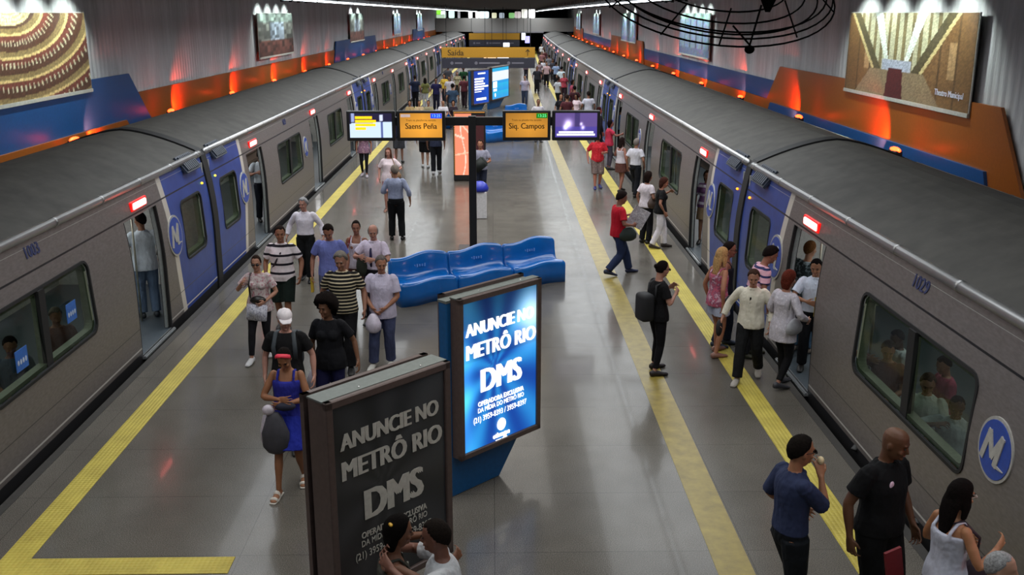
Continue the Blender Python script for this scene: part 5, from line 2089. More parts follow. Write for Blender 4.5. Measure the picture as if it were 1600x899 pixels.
i = human('person in glasses and floral white tee with a white clutch', -3.42, 14.0, 180, 1.61, 'f', 'a87a64', ('pony', '241812'), ('tee', cloth('c3b7b6', ('p', 24, 'a8707a'), 'b7adaf'), -0.10, 0.34), ('slim', '16161b'), 'b9b9bb',
          lf=(0.0, -0.16, 0.04), rf=(0.04, 0.24, 0.0), lh=(-0.02, 0.17, -0.36, (0.8, -0.5, -0.4)), rh=(0.06, 0.20, -0.06, (0.7, -0.3, -0.9)), head=(4, -8), vox=NEAR, detail=True, glasses=M_SHADES)
bm = bmesh.new()
box(bm, -0.155, 0.155, -0.03, 0.03, -0.26, 0.0, M=Matrix.Translation(i['P'] + Vn((-0.01, 0.20, 0.05))) @ Matrix.Rotation(R(-6), 4, 'Y'))
bmesh.ops.bevel(bm, geom=bm.edges[:], offset=0.012, segments=2, affect='EDGES')
thing_at(i, 'clutch_bag', bm, cloth('d2d2de', ('p', 40, '9a9cb0'), 'c3c3d0'), 'white patterned clutch bag held at the waist of the floral tee', 'bag')
bm = bmesh.new()
ball(bm, i['P'] + Vn((-0.02, 0.17, 0.11)), (0.13, 0.06, 0.07))
loft(bm, [i['P'] + Vn((0.10, 0.14, 0.12)), i['P'] + Vn((0.12, 0.13, 0.36)), i['nb'] + Vn((0.10, 0.03, 0)), i['nb'] + Vn((0.09, -0.08, -0.03))], [(0.011, 0.006)] * 4, (1, 0, 0), 6)
thing_at(i, 'waist_bag', bm, M_EYE, 'small black bag with a long strap above the white clutch', 'bag')

i = human('person in white polo with wide dark stripes and green shorts', -3.36, 15.4, 176, 1.72, 'm', '8a5c44', ('short', '221915'), ('shirt', cloth('d6cdd2', ('h', 0.145, 0.26, 0.06), '1e1b24'), -0.08, 0.36), ('shorts', '14201c', 0.1, 0.50), '241d1a',
          lf=(0, 0.14, 0), rf=(0, -0.1, 0.02), lh=(0.13, 0.06, -0.46), rh=(0.08, 0.10, -0.46), fat=1.12, head=(16, -6), vox=NEAR, detail=True)
bm = bmesh.new()
loft(bm, [i['nb'] + Vn((-0.06, 0.03, -0.02)), i['P'] + Vn((-0.02, 0.150, 0.38)), i['P'] + Vn((0.08, 0.155, 0.2)), i['P'] + Vn((0.17, 0.06, 0.08))], [(0.016, 0.007)] * 4, (1, 0, 0), 8)
addon(i, 'strap', bm, mat('strap_dark', '2a1c28', 0.6))
i = human('grey-haired person in long-sleeved white shirt and black trousers', -3.56, 18.5, 178, 1.60, 'm', 'a87866', ('thick', '8f8f90'), ('shirt', 'd9d3dc', 0.05, 0.93), ('trousers', '0e1012', 0.10), '0f0f10',
          lf=(0, 0.14, 0), rf=(0, -0.1, 0.02), lh=(0.20, 0.02, -0.46), rh=(0.20, 0.06, -0.44), fat=1.1, head=(-16, -4), vox=MID, detail=True)
bm = bmesh.new()
loft(bm, [i['P'] + Vn((0, 0.0, 0.075)), i['P'] + Vn((0, 0.0, 0.105))], [(0.172, 0.135)] * 2, (1, 0, 0), 20)
addon(i, 'belt', bm, mat('belt', '241c14', 0.4))
i = human('person in lilac blue tee looking down, behind the striped polos', -2.62, 15.55, 180, 1.74, 'm', '8f604c', ('short', '1a1210'), ('tee', '6b74b4', -0.06, 0.34), ('trousers', '50556e'), '1e1c1c',
          lf=(0, -0.1, 0.02), rf=(0, 0.14, 0), lh=(0.08, 0.03, -0.49), rh=(0.12, 0.06, -0.48), head=(2, -30), vox=NEAR, detail=True)
bm = bmesh.new()
w = hand(i, 1, 0.08)
box(bm, w.x - 0.02, w.x + 0.02, w.y - 0.05, w.y + 0.03, w.z - 0.22, w.z + 0.02)
thing_at(i, 'folded_paper', bm, mat('paper_yellow', 'b89a2c', 0.6), 'yellow folded paper in the hand below the lilac tee', 'paper', False)
i = human('person in white top with a red bag strap, hair tied back', -2.27, 16.2, 175, 1.63, 'f', '8c5f4a', ('pony', '1c1412'), ('tank', 'c4bcc4', -0.06), ('slim', '57362c'), '201815',
          lh=(0.0, 0.22, -0.28), head=(10, -8), vox=MID, detail=True)
bm = bmesh.new()
loft(bm, [i['P'] + Vn((0.15, 0.08, 0.0)), i['P'] + Vn((0.145, 0.11, 0.32)), i['nb'] + Vn((0.10, 0.03, 0)), i['nb'] + Vn((0.10, -0.07, -0.04)), i['P'] + Vn((0.17, -0.08, 0.1))], [(0.020, 0.008)] * 5, (0, 1, 0), 8)
ball(bm, i['P'] + Vn((0.19, -0.06, 0.0)), (0.06, 0.13, 0.12))
thing_at(i, 'shoulder_bag', bm, mat('bag_red', '8a1c24', 0.5), 'red shoulder bag with strap over the white top', 'bag')
i = human('balding person in pale shirt and dark tie, hands at the chest', -1.92, 15.65, 160, 1.68, 'm', 'a87866', ('fringe', '8c8a88'), ('shirt', 'cdc2d6', 0.04, 0.36), ('trousers', '1c1a22', 0.1), '141414',
          lh=(-0.06, 0.26, -0.20, (0.8, -0.2, -0.6)), rh=(-0.04, 0.28, -0.16, (0.8, -0.2, -0.6)), head=(24, -12), vox=NEAR, detail=True)
bm = bmesh.new()
loft(bm, [i['nb'] + Vn((0, 0.075, -0.03)), i['P'] + Vn((0, 0.138, 0.38)), i['P'] + Vn((0, 0.142, 0.22)), i['P'] + Vn((0, 0.135, 0.10))], [(0.016, 0.008), (0.020, 0.006), (0.028, 0.006), (0.018, 0.005)], (1, 0, 0), 8)
addon(i, 'tie', bm, mat('tie_navy', '1c1a44', 0.5))
bm = bmesh.new()
ball(bm, i['P'] + Vn((0.12, 0.24, 0.12)), (0.10, 0.06, 0.17))
thing_at(i, 'jacket', bm, mat('jacket_dark', '1c2218', 0.8), 'dark folded jacket carried by the person with the tie', 'jacket')
i = human('grey-haired person in black polo with thin cream stripes', -2.12, 13.5, 180, 1.75, 'm', '8e6450', ('thick', '6d6862'), ('shirt', cloth('141414', ('h', 0.048, 0.36, 0.0), 'b9ad92'), -0.06, 0.36), ('trousers', '101014'), '121212',
          lf=(0, 0.12, 0), rf=(0, -0.1, 0.02), lh=(0.13, 0.05, -0.48), rh=(0.13, 0.03, -0.48), fat=1.15, head=(-4, -14), vox=NEAR, detail=True)
i = human('person in open pale lilac shirt and jeans beside the blue bench', -1.58, 13.62, 174, 1.66, 'm', '94664e', ('short', '5c5654'), ('shirt', cloth('bdb8cc', ('h', 0.02, 0.3, 0), 'b0a9c2'), -0.14, 0.38), ('trousers', '3f4664'), 'b7b7b0',
          lf=(0, -0.06, 0), rf=(0.06, 0.10, 0.0), lh=(-0.10, 0.16, -0.42, (0.9, -0.4, -0.3)), rh=(-0.06, 0.18, -0.42, (0.9, -0.4, -0.3)), fat=1.12, head=(18, -10), vox=NEAR, detail=True)
bm = pouch(hand(i, 1, 0.08) + Vn((0.03, 0.03, -0.02)), 0.12, 0.27, 0.09, (1, 0, 0))
thing_at(i, 'plastic_bag', bm, mat('plastic_lilac', 'c6bfd0', 0.35, var=0.2, vscale=12), 'white plastic shopping bag hanging from the hands of the lilac shirt', 'bag')

# --- middle distance, left of the pole
human('person seen from behind in grey blue shirt and black trousers', -2.17, 21.95, 2, 1.68, 'm', '8a6048', ('thick', '6d655e'), ('shirt', '8b93ac', 0.05, 0.72), ('trousers', '0d0f12', 0.1), '0d0d0d',
      lf=(-0.03, 0.04, 0), rf=(0.04, -0.02, 0), rh=(0.16, -0.02, -0.47), lh=(0.02, 0.22, -0.28), head=(10, -12), fat=1.08, vox=MID)
i = human('person in white tee with long brown hair carrying a brown handbag', -2.66, 25.4, 180, 1.63, 'f', 'a8786a', ('long', '4a2c20', 0.12), ('tee', 'd5c6cc', -0.10, 0.38), ('skirt', 'b58a90', 0.1, 0.42), ('sandal', '6a4a3a'),
          lh=(0.02, 0.16, -0.26, (0.8, -0.5, -0.3)), rh=(0.12, 0.06, -0.46), fat=1.2, head=(-8, -4), vox=MID, detail=True)
bm = pouch(i['P'] + Vn((-0.19, 0.12, 0.20)), 0.15, 0.22, 0.08, (1, 0, 0))
loft(bm, [i['P'] + Vn((-0.19, 0.12, 0.16)), i['P'] + Vn((-0.17, 0.13, 0.36)), i['nb'] + Vn((-0.10, 0.03, 0)), i['nb'] + Vn((-0.10, -0.07, -0.04))], [(0.012, 0.006)] * 4, (1, 0, 0), 8)
thing_at(i, 'handbag', bm, mat('bag_tan', '7c6046', 0.6), 'brown handbag on the arm of the person in the white tee', 'bag')
human('person in pink floral top and black leggings under the leftmost screen', -4.02, 31.1, 180, 1.6, 'f', '8a5c48', ('long', '1c1210', 0.1), ('tee', cloth('8a6a80', ('p', 18, 'b89aa4'), '6a4a66'), -0.12, 0.3), ('leggings', '101014'), 'a8a0a8',
      lf=(0, 0.15, 0), rf=(0, -0.12, 0.02), vox=MID)
human('person in dark navy top and grey shorts behind the white tee', -3.2, 34.0, 0, 1.72, 'm', '7c5644', ('short', '15110f'), ('tee', '1c2036'), ('shorts', '45474e', 0.1, 0.5), '262626', vox=FAR)
human('person in black shorts walking under the Saens Peña screen', -2.24, 32.9, 0, 1.7, 'm', 'a07a64', ('short', '15110f'), ('tee', '2a2c34'), ('shorts', '101214', 0.1, 0.46), 'b9b9b9', lf=(0, 0.1, 0), rf=(0, -0.1, 0), vox=FAR)
human('person in navy tee and dark trousers with white shoes under the screens', -1.8, 31.6, 0, 1.75, 'm', '7c5644', ('short', '15110f'), ('tee', '2c3248'), ('trousers', '13151b'), 'c9c9cc', lf=(0, -0.1, 0), rf=(0, 0.12, 0), vox=MID)
i = human('person in grey shirt standing before the map, partly behind the black pole', -0.33, 27.1, 170, 1.62, 'm', '9a6850', ('short', '2a1c18'), ('tee', '8f90a2'), ('trousers', '262b3c'), '14141c', lh=(0.0, 0.2, -0.3), vox=MID)
bm = bmesh.new()
box(bm, -0.22, 0.22, -0.08, 0.08, -0.16, 0.16, M=Matrix.Translation(i['P'] + Vn((-0.02, 0.30, 0.12))) @ Matrix.Rotation(R(38), 4, 'Y'))
bmesh.ops.bevel(bm, geom=bm.edges[:], offset=0.04, segments=3, affect='EDGES')
thing_at(i, 'travel_bag', bm, mat('bag_black_green', '151c1a', 0.7), 'black travel bag held in front of the grey shirt by the map', 'bag')

# --- right side, between the yellow strips and the train
i = human('person in black tee and sunglasses waiting with a black backpack', 2.30, 13.27, -68, 1.64, 'f', 'a67a68', ('bun', '120d0c'), ('tee', '0e0e11', -0.08, 0.34), ('slim', '0c0c10'), '1a1214',
          lf=(-0.06, 0.06, 0), rf=(0.06, -0.10, 0), rh=(-0.02, 0.22, -0.14, (0.6, -0.5, -0.8)), lh=(-0.06, 0.24, -0.10, (0.6, -0.5, -0.8)), head=(-4, -10), vox=NEAR, detail=True, glasses=M_SHADES)
bm = bbox(-0.14, 0.14, -0.34, -0.13, -0.12, 0.30, 0.06, 3)
bmesh.ops.translate(bm, vec=i['P'] + Vn((0.02, 0, 0.05)), verts=bm.verts)
for sg in (-1, 1):
    loft(bm, [i['P'] + Vn((sg * 0.11, -0.12, 0.20)), i['nb'] + Vn((sg * 0.10, -0.10, -0.06)), i['nb'] + Vn((sg * 0.10, 0.03, 0.0)), i['P'] + Vn((sg * 0.12, 0.125, 0.34)), i['P'] + Vn((sg * 0.15, 0.03, 0.2))], [(0.024, 0.008)] * 5, (1, 0, 0), 8)
box(bm, 0.05, 0.10, -0.305, -0.29, 0.02, 0.06, M=Matrix.Translation(i['P'] + Vn((0, 0, 0.1))))
thing_at(i, 'backpack', bm, mat('backpack_black', '121318', 0.7), 'black backpack worn low by the waiting person in sunglasses', 'backpack')
i = human('person with long blond hair in pink floral tank and denim shorts', 3.30, 13.98, -62, 1.66, 'f', '9c6a50', ('long', 'a8865a', 0.16), ('tank', cloth('b0586e', ('p', 16, 'c9a0b0'), '6e3a5a'), -0.10), ('shorts', 'a7aec4', 0.10, 0.26), '8a6458',
          lf=(-0.05, 0.14, 0), rf=(0.03, -0.08, 0), rh=(0.06, -0.06, -0.50), fat=1.1, head=(0, -6), vox=NEAR, detail=True)
bm = bmesh.new()
ball(bm, i['P'] + Vn((0.16, 0.07, 0.0)), (0.06, 0.12, 0.085))
loft(bm, [i['P'] + Vn((0.17, 0.06, 0.05)), i['P'] + Vn((0.06, 0.14, 0.34)), i['nb'] + Vn((-0.09, 0.03, 0))], [(0.010, 0.006)] * 3, (1, 0, 0), 6)
thing_at(i, 'hip_bag', bm, mat('bag_navy_black', '15141f', 0.5), 'small black bag on the hip of the blond haired person', 'bag')
x, y = 3.50, 14.42
human('person in dark tank top and jeans, sunglasses on the head, behind the blond one', x, y, -100, 1.64, 'm', '8a5846', ('short', '1a1210'), ('tank', '23242c', -0.06), ('trousers', '232a3c'), '1e2a3c',
      lf=(0, 0.08, 0), rf=(0, -0.1, 0), rh=(0.12, 0.05, -0.48), head=(0, -6), vox=NEAR, detail=True, glasses=M_SHADES)
human('person in pink and navy striped tee bending towards the open door', 3.80, 13.92, -84, 1.72, 'm', '8a5a46', ('thick', '150f0e'), ('tee', cloth('d0a4b4', ('h', 0.10, 0.3, 0.02), '2a3058'), -0.05, 0.36), ('trousers', '16181e'), '2c3020',
      lf=(0, 0.08, 0), rf=(0, -0.12, 0), rh=(0.08, 0.02, -0.50), lean=16, head=(0, -26), vox=NEAR, detail=True)
i = human('person in loose cream shirt and dark trousers walking out', 3.55, 13.0, 158, 1.63, 'm', '9a6c56', ('short', '3c2a22'), ('shirt', 'd2cdbd', -0.08, 0.90), ('trousers', '141517'), '9a948c',
          lf=(-0.04, -0.22, 0.05), rf=(0.03, 0.26, 0), rh=(0.24, 0.02, -0.44), lh=(0.12, 0.10, -0.46), head=(8, -14), vox=NEAR, detail=True)
bm = bmesh.new()
box(bm, -0.012, 0.012, 0, 0.012, 0.30, 0.40, M=Matrix.Translation(i['P'] + Vn((0.01, 0.125, 0))))
addon(i, 'hanging_glasses', bm, M_SHADES, False)
bm = bmesh.new()
w = hand(i, 1, 0.06)
ball(bm, w + Vn((0.02, 0, -0.10)), (0.05, 0.10, 0.13))
thing_at(i, 'folded_jacket', bm, mat('jacket_black', '17171b', 0.8), 'black folded jacket in the hand of the cream shirt', 'jacket')
i = human('person with red brown bob in white cardigan entering the train', 3.90, 12.66, -58, 1.65, 'f', '9a6c58', ('bob', '55241a'), ('tee', cloth('b7b3bc', ('p', 30, 'c9c5cc'), 'a9a4ae'), -0.20, 0.90), ('slim', '0f0f12'), '33343a',
          lf=(0, 0.14, 0), rf=(0, -0.12, 0.03), rh=(0.10, 0.20, -0.34, (0.6, -0.8, -0.2)), lh=(0, 0.2, -0.3), fat=1.08, head=(-4, -6), vox=NEAR, detail=True)
bm = pouch(i['P'] + Vn((0.21, -0.02, 0.16)), 0.16, 0.22, 0.06, (0, 1, 0))
loft(bm, [i['P'] + Vn((0.21, 0.02, 0.18)), i['P'] + Vn((0.20, 0.03, 0.4)), i['nb'] + Vn((0.11, 0.0, 0)), i['P'] + Vn((0.18, -0.12, 0.3))], [(0.016, 0.008)] * 4, (0, 1, 0), 8)
thing_at(i, 'shoulder_bag', bm, mat('bag_white', '94959a', 0.5), 'slouchy white shoulder bag on the white cardigan', 'bag')

i = human('person in red polo and jeans walking with a newspaper', 2.42, 18.75, -72, 1.70, 'm', '8a5a48', ('thick', '1a1211'), ('tee', 'b3182a', -0.08, 0.36), ('trousers', '25304e'), '1c2440',
          lf=(0, 0.30, 0.0), rf=(0.0, -0.24, 0.05), rh=(0.02, 0.22, -0.30, (0.5, -0.8, -0.2)), lh=(0.0, 0.34, -0.16), head=(-6, -16), vox=MID, detail=True)
bm = bmesh.new()
box(bm, -0.17, 0.17, -0.004, 0.004, -0.20, 0.20, M=Matrix.Translation(i['P'] + Vn((0.02, 0.42, 0.26))) @ Matrix.Rotation(R(70), 4, 'Z') @ Matrix.Rotation(R(28), 4, 'Y'))
thing_at(i, 'newspaper', bm, cloth('b5b2b8', ('p', 14, 'c9c6c8'), '8f8a90'), 'grey newspaper held out by the person in red', 'newspaper', False)
bm = pouch(i['P'] + Vn((0.20, 0.12, 0.12)), 0.19, 0.26, 0.07, (0, 1, 0))
thing_at(i, 'messenger_bag', bm, mat('bag_olive', '1c2722', 0.7), 'dark olive bag at the side of the person in red', 'bag')
i = human('person in black top and white trousers near the right train', 3.62, 21.05, -84, 1.56, 'f', '9a6a54', ('bob', '38201a'), ('tee', '0f1012', -0.06, 0.32), ('trousers', 'd3cfd6'), '2a201c',
          lf=(0, 0.14, 0), rf=(0, -0.20, 0.02), rh=(0.08, 0.04, -0.46), lh=(0, 0.26, -0.02), head=(-6, -16), vox=MID, detail=True)
i = human('person in white tee holding a brown bag behind the white trousers', 3.38, 21.5, -52, 1.60, 'f', '8f6450', ('bob', '1e1512'), ('tee', 'cfc6cd', -0.04, 0.3), ('trousers', '121216'), '151515', rh=(0.0, 0.18, -0.28), vox=MID)
bm = pouch(i['P'] + Vn((0.18, 0.02, 0.22)), 0.15, 0.26, 0.09, (0, 1, 0))
thing_at(i, 'shoulder_bag', bm, mat('bag_brown', '4c3c34', 0.6), 'brown shoulder bag beside the white trousers', 'bag')
human('grey-haired person in white shirt stepping to the right train door', 3.95, 27.3, -35, 1.62, 'm', '8f6450', ('short', '77706c'), ('shirt', 'c3c2cc', 0.04, 0.34), ('trousers', '14161c', 0.1), '101010', lf=(0, 0.16, 0.02), rf=(0, -0.12, 0), rh=(0.08, 0.1, -0.45), vox=MID)
i = human('person in bright red shirt and plaid shorts walking towards the camera', 3.05, 28.8, -176, 1.62, 'm', 'a86a58', ('buzz', '3c2420'), ('shirt', cloth('c4202e', ('p', 30, 'd8404c'), '8e1420'), -0.08, 0.4), ('shorts', cloth('6d5c58', ('p', 26, '8a7a74'), '54484a'), 0.1, 0.54), '23286a',
          lf=(0, -0.04, 0.03), rf=(0, 0.16, 0), lh=(0.0, 0.22, -0.24), rh=(0.14, 0.05, -0.46), fat=1.15, head=(-8, -4), vox=MID, detail=True)
bm = bmesh.new()
loft(bm, [i['nb'] + Vn((0.07, 0.03, -0.01)), i['P'] + Vn((0.0, 0.152, 0.36)), i['P'] + Vn((-0.12, 0.13, 0.16))], [(0.016, 0.007)] * 3, (1, 0, 0), 8)
addon(i, 'strap', bm, M_EYE)
human('long-haired person in white tank and brown skirt facing the right train', 3.65, 28.15, -48, 1.56, 'f', '8a5a4a', ('long', '1e1412', 0.08), ('tank', 'c2bcc4', 0.0), ('skirt', '5a3a34', 0.12, 0.30), '17130f', lf=(0, 0.16, 0), rf=(0, -0.12, 0), lh=(0, 0.24, -0.2), vox=MID)
i = human('person in pink red top reaching towards a door of the right train', 3.8, 32.4, -80, 1.6, 'f', '9a5c50', ('bob', '1a1010'), ('tee', 'c23650', -0.08, 0.3), ('slim', '4a4452'), '1a1a1a', rh=(0.0, 0.40, -0.14), vox=MID)
human('person in black suit jacket lit red at the right train', 3.72, 35.2, -62, 1.76, 'm', 'a04a40', ('short', '2a0f0e'), ('shirt', '16121a', -0.1, 0.92), ('trousers', '121218'), '101010', vox=MID)  # the red light is painted into the skin and hair colours

# --- passengers inside the trains
human('person in white shirt standing in the nearest open door on the left', -5.78, 16.1, 25, 1.78, 'm', '8a6048', ('short', '17110f'), ('shirt', 'c3cfd8', -0.12, 0.62), ('trousers', '5c7088'), '33373c', rh=(0.10, -0.02, -0.48), lh=(0.0, 0.25, -0.22), head=(30, 0), vox=MID)
i = human('person in white shirt with a black strap in the second left doorway', -5.66, 24.2, -150, 1.74, 'm', '9a6c58', ('short', '17110f'), ('shirt', 'c9d3dc', 0.02, 0.36), ('trousers', '12161f'), '111111', rh=(0.0, 0.24, -0.16), lh=(0.08, 0.1, -0.44), head=(40, -12), vox=MID, detail=True)
bm = bmesh.new()
loft(bm, [i['nb'] + Vn((-0.10, 0.02, 0)), i['P'] + Vn((-0.11, 0.13, 0.36)), i['P'] + Vn((-0.02, 0.15, 0.12))], [(0.020, 0.008)] * 3, (1, 0, 0), 8)
addon(i, 'strap', bm, M_EYE)
human('person in pale blue shirt and black trousers in the third left doorway', -5.64, 30.6, 100, 1.74, 'm', '9a6458', ('short', '1a1412'), ('shirt', 'b7cbd8', 0.04, 0.36), ('trousers', '0e1118', 0.1), '111111', head=(-10, -4), vox=MID)
human('person in white tee in the fifth left doorway', -5.6, 44.8, 90, 1.72, 'm', '9a6458', ('short', '1a1412'), ('tee', 'c6c9d2'), ('trousers', '1a1d26'), '111111', vox=FAR)
i = human('person in white shirt with a yellow folder in the nearest right doorway', 4.52, 13.36, 165, 1.64, 'm', '8d6248', ('short', '0f0c0c'), ('shirt', 'c3cdde', 0.0, 0.36), ('trousers', '0f1116'), '101010', rh=(-0.06, 0.24, -0.26, (0.8, -0.4, -0.3)), lh=(-0.04, 0.22, -0.28, (0.8, -0.4, -0.3)), head=(-12, -14), vox=NEAR, detail=True)
bm = bmesh.new()
box(bm, -0.10, 0.10, -0.008, 0.008, -0.26, 0.04, M=Matrix.Translation(i['P'] + Vn((-0.10, 0.20, 0.22))))
thing_at(i, 'folder', bm, mat('folder_yellow', 'b8a03c', 0.6), 'yellow folder held against the white shirt in the doorway', 'folder', False)
human('person in grey camouflage hoodie and jeans inside the nearest right door', 4.64, 14.12, -55, 1.70, 'm', '9a7258', ('short', '5a3c20'), ('tee', cloth('2c3638', ('p', 12, '8a9aa0'), '4a585c'), -0.10, 0.92), ('trousers', '3c5468'), '8a8078', rh=(0.04, 0.22, -0.3), vox=MID)
human('person in purple and white top in the second right doorway', 4.70, 21.5, 165, 1.62, 'f', '8a6048', ('bob', '33261c'), ('tee', cloth('6a4a72', ('h', 0.2, 0.3, 0.05), 'b9b4c4'), -0.06, 0.4), ('skirt', '8a7458', 0.1, 0.4), '15120f', lh=(0, 0.2, -0.3), vox=MID)
human('person in blue shirt in the fourth right doorway', 4.60, 35.9, -50, 1.7, 'm', '7a5440', ('short', '12100f'), ('shirt', '5d7cae', 0.0, 0.6), ('trousers', '161820'), '111111', vox=MID)
for px, py, lb, sk_, hr, tc, rhh in ((4.64, 10.95, 'seated person in maroon tee, hand to the head, behind the right window', '9a7058', ('short', '2c2420'), ('tee', '5c3426'), (0.02, 0.16, 0.10)),
                                    (4.64, 9.86, 'seated person in white shirt with dark straps behind the right window', '9a705c', ('short', '4a3a30'), ('shirt', 'b9c4c0'), None),
                                    (4.66, 9.22, 'seated person in grey white shirt, nearest behind the right window', '5d3f2c', ('buzz', '1a1512'), ('shirt', 'a9b4bc'), (-0.02, 0.2, 0.02)),
                                    (5.2, 10.62, 'seated person in pink tee at the middle of the right window', '9a705c', ('short', '14110f'), ('tee', '9c4a62'), None),
                                    (5.22, 9.55, 'seated person in green top at the near end of the right window', '7a5644', ('thick', '14110f'), ('tee', '2f6a52'), None),
                                    (5.05, 11.6, 'seated person in white jersey at the far end of the right window', '4c3426', ('short', '0f0d0c'), ('tee', cloth('b8c2c8', ('h', 0.3, 0.3, 0.1), '1a2220')), None)):
    human(lb, px, py, 140 if px < 5 else 90, 1.62 if px < 5 else 1.5, 'm', sk_, hr, tc, ('trousers', '20242c'), '151515', lf=(0, 0.42, 0), rf=(0, 0.40, 0), lh=(-0.04, 0.26, -0.36), rh=rhh or (-0.04, 0.26, -0.36), seat=0.43, head=(20, -18), vox=NEAR if px < 5 else MID, detail=px < 5)
for px, py, lb, tc, hc_ in ((-5.75, 11.3, 'seated person in blue grey top behind the left window', '4a5866', '1a1512'), (-5.72, 12.5, 'seated person in brown top behind the left window near the door', '5c3a30', '6a625a'),
                            (-5.8, 17.5, 'seated person with dark hair behind the nearest left end window', '33302c', '1c1210'), (-5.8, 20.2, 'seated person behind the second left end window', '8a6a70', '1c1210'),
                            (4.75, 15.2, 'seated person with dark hair behind the nearest right end window', '5a6068', '1a1210'), (4.8, 18.4, 'seated person in white behind the second right end window', 'a9b0b4', '1c1512')):
    human(lb, px, py, -150 if px < 0 else 150, 1.62, 'm', '8a6048', ('short', hc_), ('tee', tc), ('trousers', '20242c'), '151515', lf=(0, 0.42, 0), rf=(0, 0.40, 0), lh=(-0.04, 0.26, -0.36), rh=(-0.04, 0.26, -0.36), seat=0.43, head=(0, -14), vox=MID)

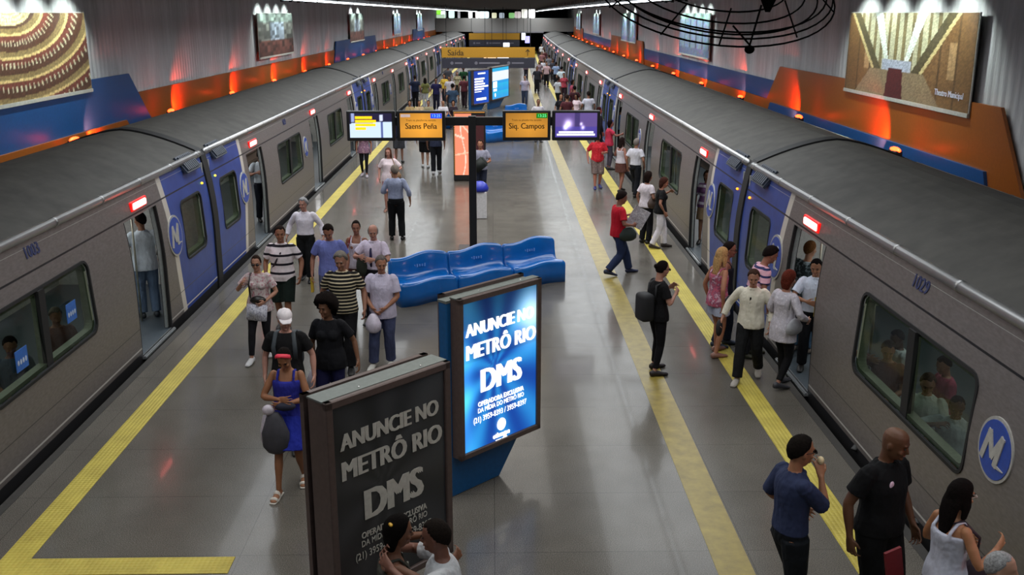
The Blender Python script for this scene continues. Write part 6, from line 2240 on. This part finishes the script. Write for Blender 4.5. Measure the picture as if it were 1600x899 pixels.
# --- the distant crowd
CROWD = [  # head pixel, height, facing, sex, hair, top, bottom, label
    (648, 118, 1.74, 0, 'm', 'short', '1b2238', '101116', 'far person in dark blue suit holding papers near the left train'),
    (664, 122, 1.62, 10, 'f', 'long', '6a6a3c', 'c9ccd2', 'far person in olive top and white trousers on the left'),
    (681, 122, 1.70, 180, 'm', 'short', '24224a', '1c1c30', 'far person in dark violet clothes on the left'),
    (694, 116, 1.62, 170, 'f', 'bob', 'c2a23c', '2a2c34', 'far person in yellow top on the left'),
    (702, 119, 1.70, 180, 'm', 'short', 'c9c3c9', '30343c', 'far person in white shirt left of the dark blue panel'),
    (707, 131, 1.76, 0, 'm', 'short', '33465c', '8a8c92', 'far person seen from behind in slate blue shirt'),
    (714, 112, 1.60, 180, 'f', 'long', '8a8468', '33302c', 'far person in khaki top beside the far panels'),
    (725, 118, 1.72, 0, 'm', 'short', '5c2c34', '33262c', 'far person in maroon shirt left of the dark blue panel'),
    (724, 104, 1.78, 180, 'm', 'thick', '2c5c3c', '202622', 'far person in green shirt above the dark blue panel'),
    (700, 103, 1.70, 0, 'm', 'short', '4a4a50', '20222a', 'far person in grey top among the left crowd'),
    (820, 118, 1.66, 180, 'm', 'short', 'b0a4b4', '3c4458', 'far person in pale lilac shirt walking alone on the right'),
    (841, 155, 1.68, 180, 'm', 'buzz', 'c0bcc4', '2c2e36', 'far person in white shirt right behind the Siq. Campos screen'),
    (876, 147, 1.64, -170, 'f', 'buzz', '15141a', '121216', 'far person in black top by the inner yellow line'),
    (886, 148, 1.70, 0, 'm', 'short', '4a2228', '1a1a20', 'far person in dark maroon top in the right crowd'),
    (901, 147, 1.58, 150, 'f', 'bob', 'd0bcc4', '8a3c4c', 'far person in white and pink clutching a bag on the right'),
    (928, 143, 1.74, 0, 'm', 'short', 'b5b9c6', '1c2028', 'far person in grey white shirt with black hair at the right train'),
    (872, 120, 1.70, -60, 'm', 'short', 'b9bbc0', '101216', 'far person in white shirt and black trousers on the right strip'),
    (881, 114, 1.66, 180, 'f', 'short', '9a3c48', '2a1c24', 'far person in reddish top behind the white shirt'),
    (894, 125, 1.64, -90, 'f', 'bob', 'a04458', '262230', 'far person in rose top near the right train'),
    (898, 134, 1.70, 0, 'm', 'short', '3a1a20', '17161c', 'far person in dark red top near the right train'),
    (884, 104, 1.78, -40, 'm', 'short', 'c0ced4', '2a3038', 'far tall person in pale blue tee at the right train'),
    (869, 97, 1.70, -30, 'm', 'buzz', '8ea2c4', '15171e', 'far person in light blue shirt and pale cap on the right'),
    (854, 97, 1.68, 180, 'm', 'short', 'c6a8ac', '0f1014', 'far person in pinkish white shirt at the edge of the right crowd'),
    (849, 92, 1.66, 180, 'm', 'short', 'c2c2cc', '25252d', 'distant person in white among the right crowd'),
    (843, 95, 1.66, 180, 'f', 'long', '8a7880', '1f1f27', 'distant person in mauve at the edge of the right crowd'),
    (858, 86, 1.70, 0, 'm', 'short', '75757c', '202228', 'distant person in grey tee in the right crowd'),
    (847, 81, 1.68, 180, 'm', 'short', '9a6a6c', '26262c', 'distant person in dusty red tee in the right crowd'),
    (864, 92, 1.66, 180, 'f', 'bob', '3c3c46', '1c1c22', 'distant person in charcoal top in the right crowd'),
    (851, 74, 1.70, 180, 'm', 'short', 'b8b4b0', '24262c', 'distant person in cream tee in the right crowd'),
    (846, 69, 1.68, 180, 'm', 'short', 'd5d8dc', '202228', 'distant person in bright white, farthest of the right crowd'),
    (862, 78, 1.66, 0, 'm', 'short', '50282c', '1a1a1e', 'distant person in wine red tee in the right crowd'),
    (839, 104, 1.68, 180, 'm', 'short', '2c2c34', '1c1c22', 'distant person in black tee left of the right crowd'),
    (822, 92, 1.62, 180, 'f', 'long', '5a4a54', '1f1f27', 'distant person in plum top right of the exit sign'),
]
rngc = random.Random(11)
for u, v, hh, fc, sex_, hk_, tc, bc, lb in CROWD:
    x, y = hd(u, v, hh)
    xmax = bend(TR, y) - 0.32
    if x > xmax:
        x = xmax - rngc.random() * 0.1
    st = rngc.uniform(0.05, 0.18)
    human(lb, x, y, fc + rngc.uniform(-12, 12), hh, sex_, rngc.choice(('7a523e', '94694f', '6a4633', 'a07a66')), (hk_, rngc.choice(('17110f', '221814', '120e0d')), 0.1), ('tee', tc), ('trousers', bc), '1c1c20',
          lf=(0, st, 0), rf=(0, -st, 0), lh=(0.10, 0.05 + rngc.random() * 0.15, -0.46 + rngc.random() * 0.12), vox=FAR if y < 70 else 0.03)
for u, v, tc, sex_, hk_, lb in ((631, 157, 'a08a60', 'f', 'bob', 'seated person in tan top behind the leftmost screen'), (646, 157, 'b09a78', 'f', 'pony', 'seated person in beige top, second behind the left screens'),
                                (660, 149, '8c8468', 'm', 'short', 'seated person in khaki shirt behind the Saens Peña screen'), (683, 150, 'c9c6cc', 'm', 'buzz', 'seated person in white tee behind the Saens Peña screen'),
                                (699, 158, '2a2028', 'f', 'bob', 'seated person in dark top at the right end of the row'), ):
    y2 = 44.62
    x = (u - 769) / FPX * 43.9 + KB * y2 * y2
    human(lb, x, y2, 180, 1.6, sex_, '94694f', (hk_, '1c1412', 0.1), ('tee', tc), ('trousers', '2a2c34'), '1c1c20', lf=(0, 0.42, 0), rf=(0, 0.42, 0), lh=(-0.04, 0.3, -0.36), rh=(-0.04, 0.3, -0.36), seat=0.42, vox=FAR)
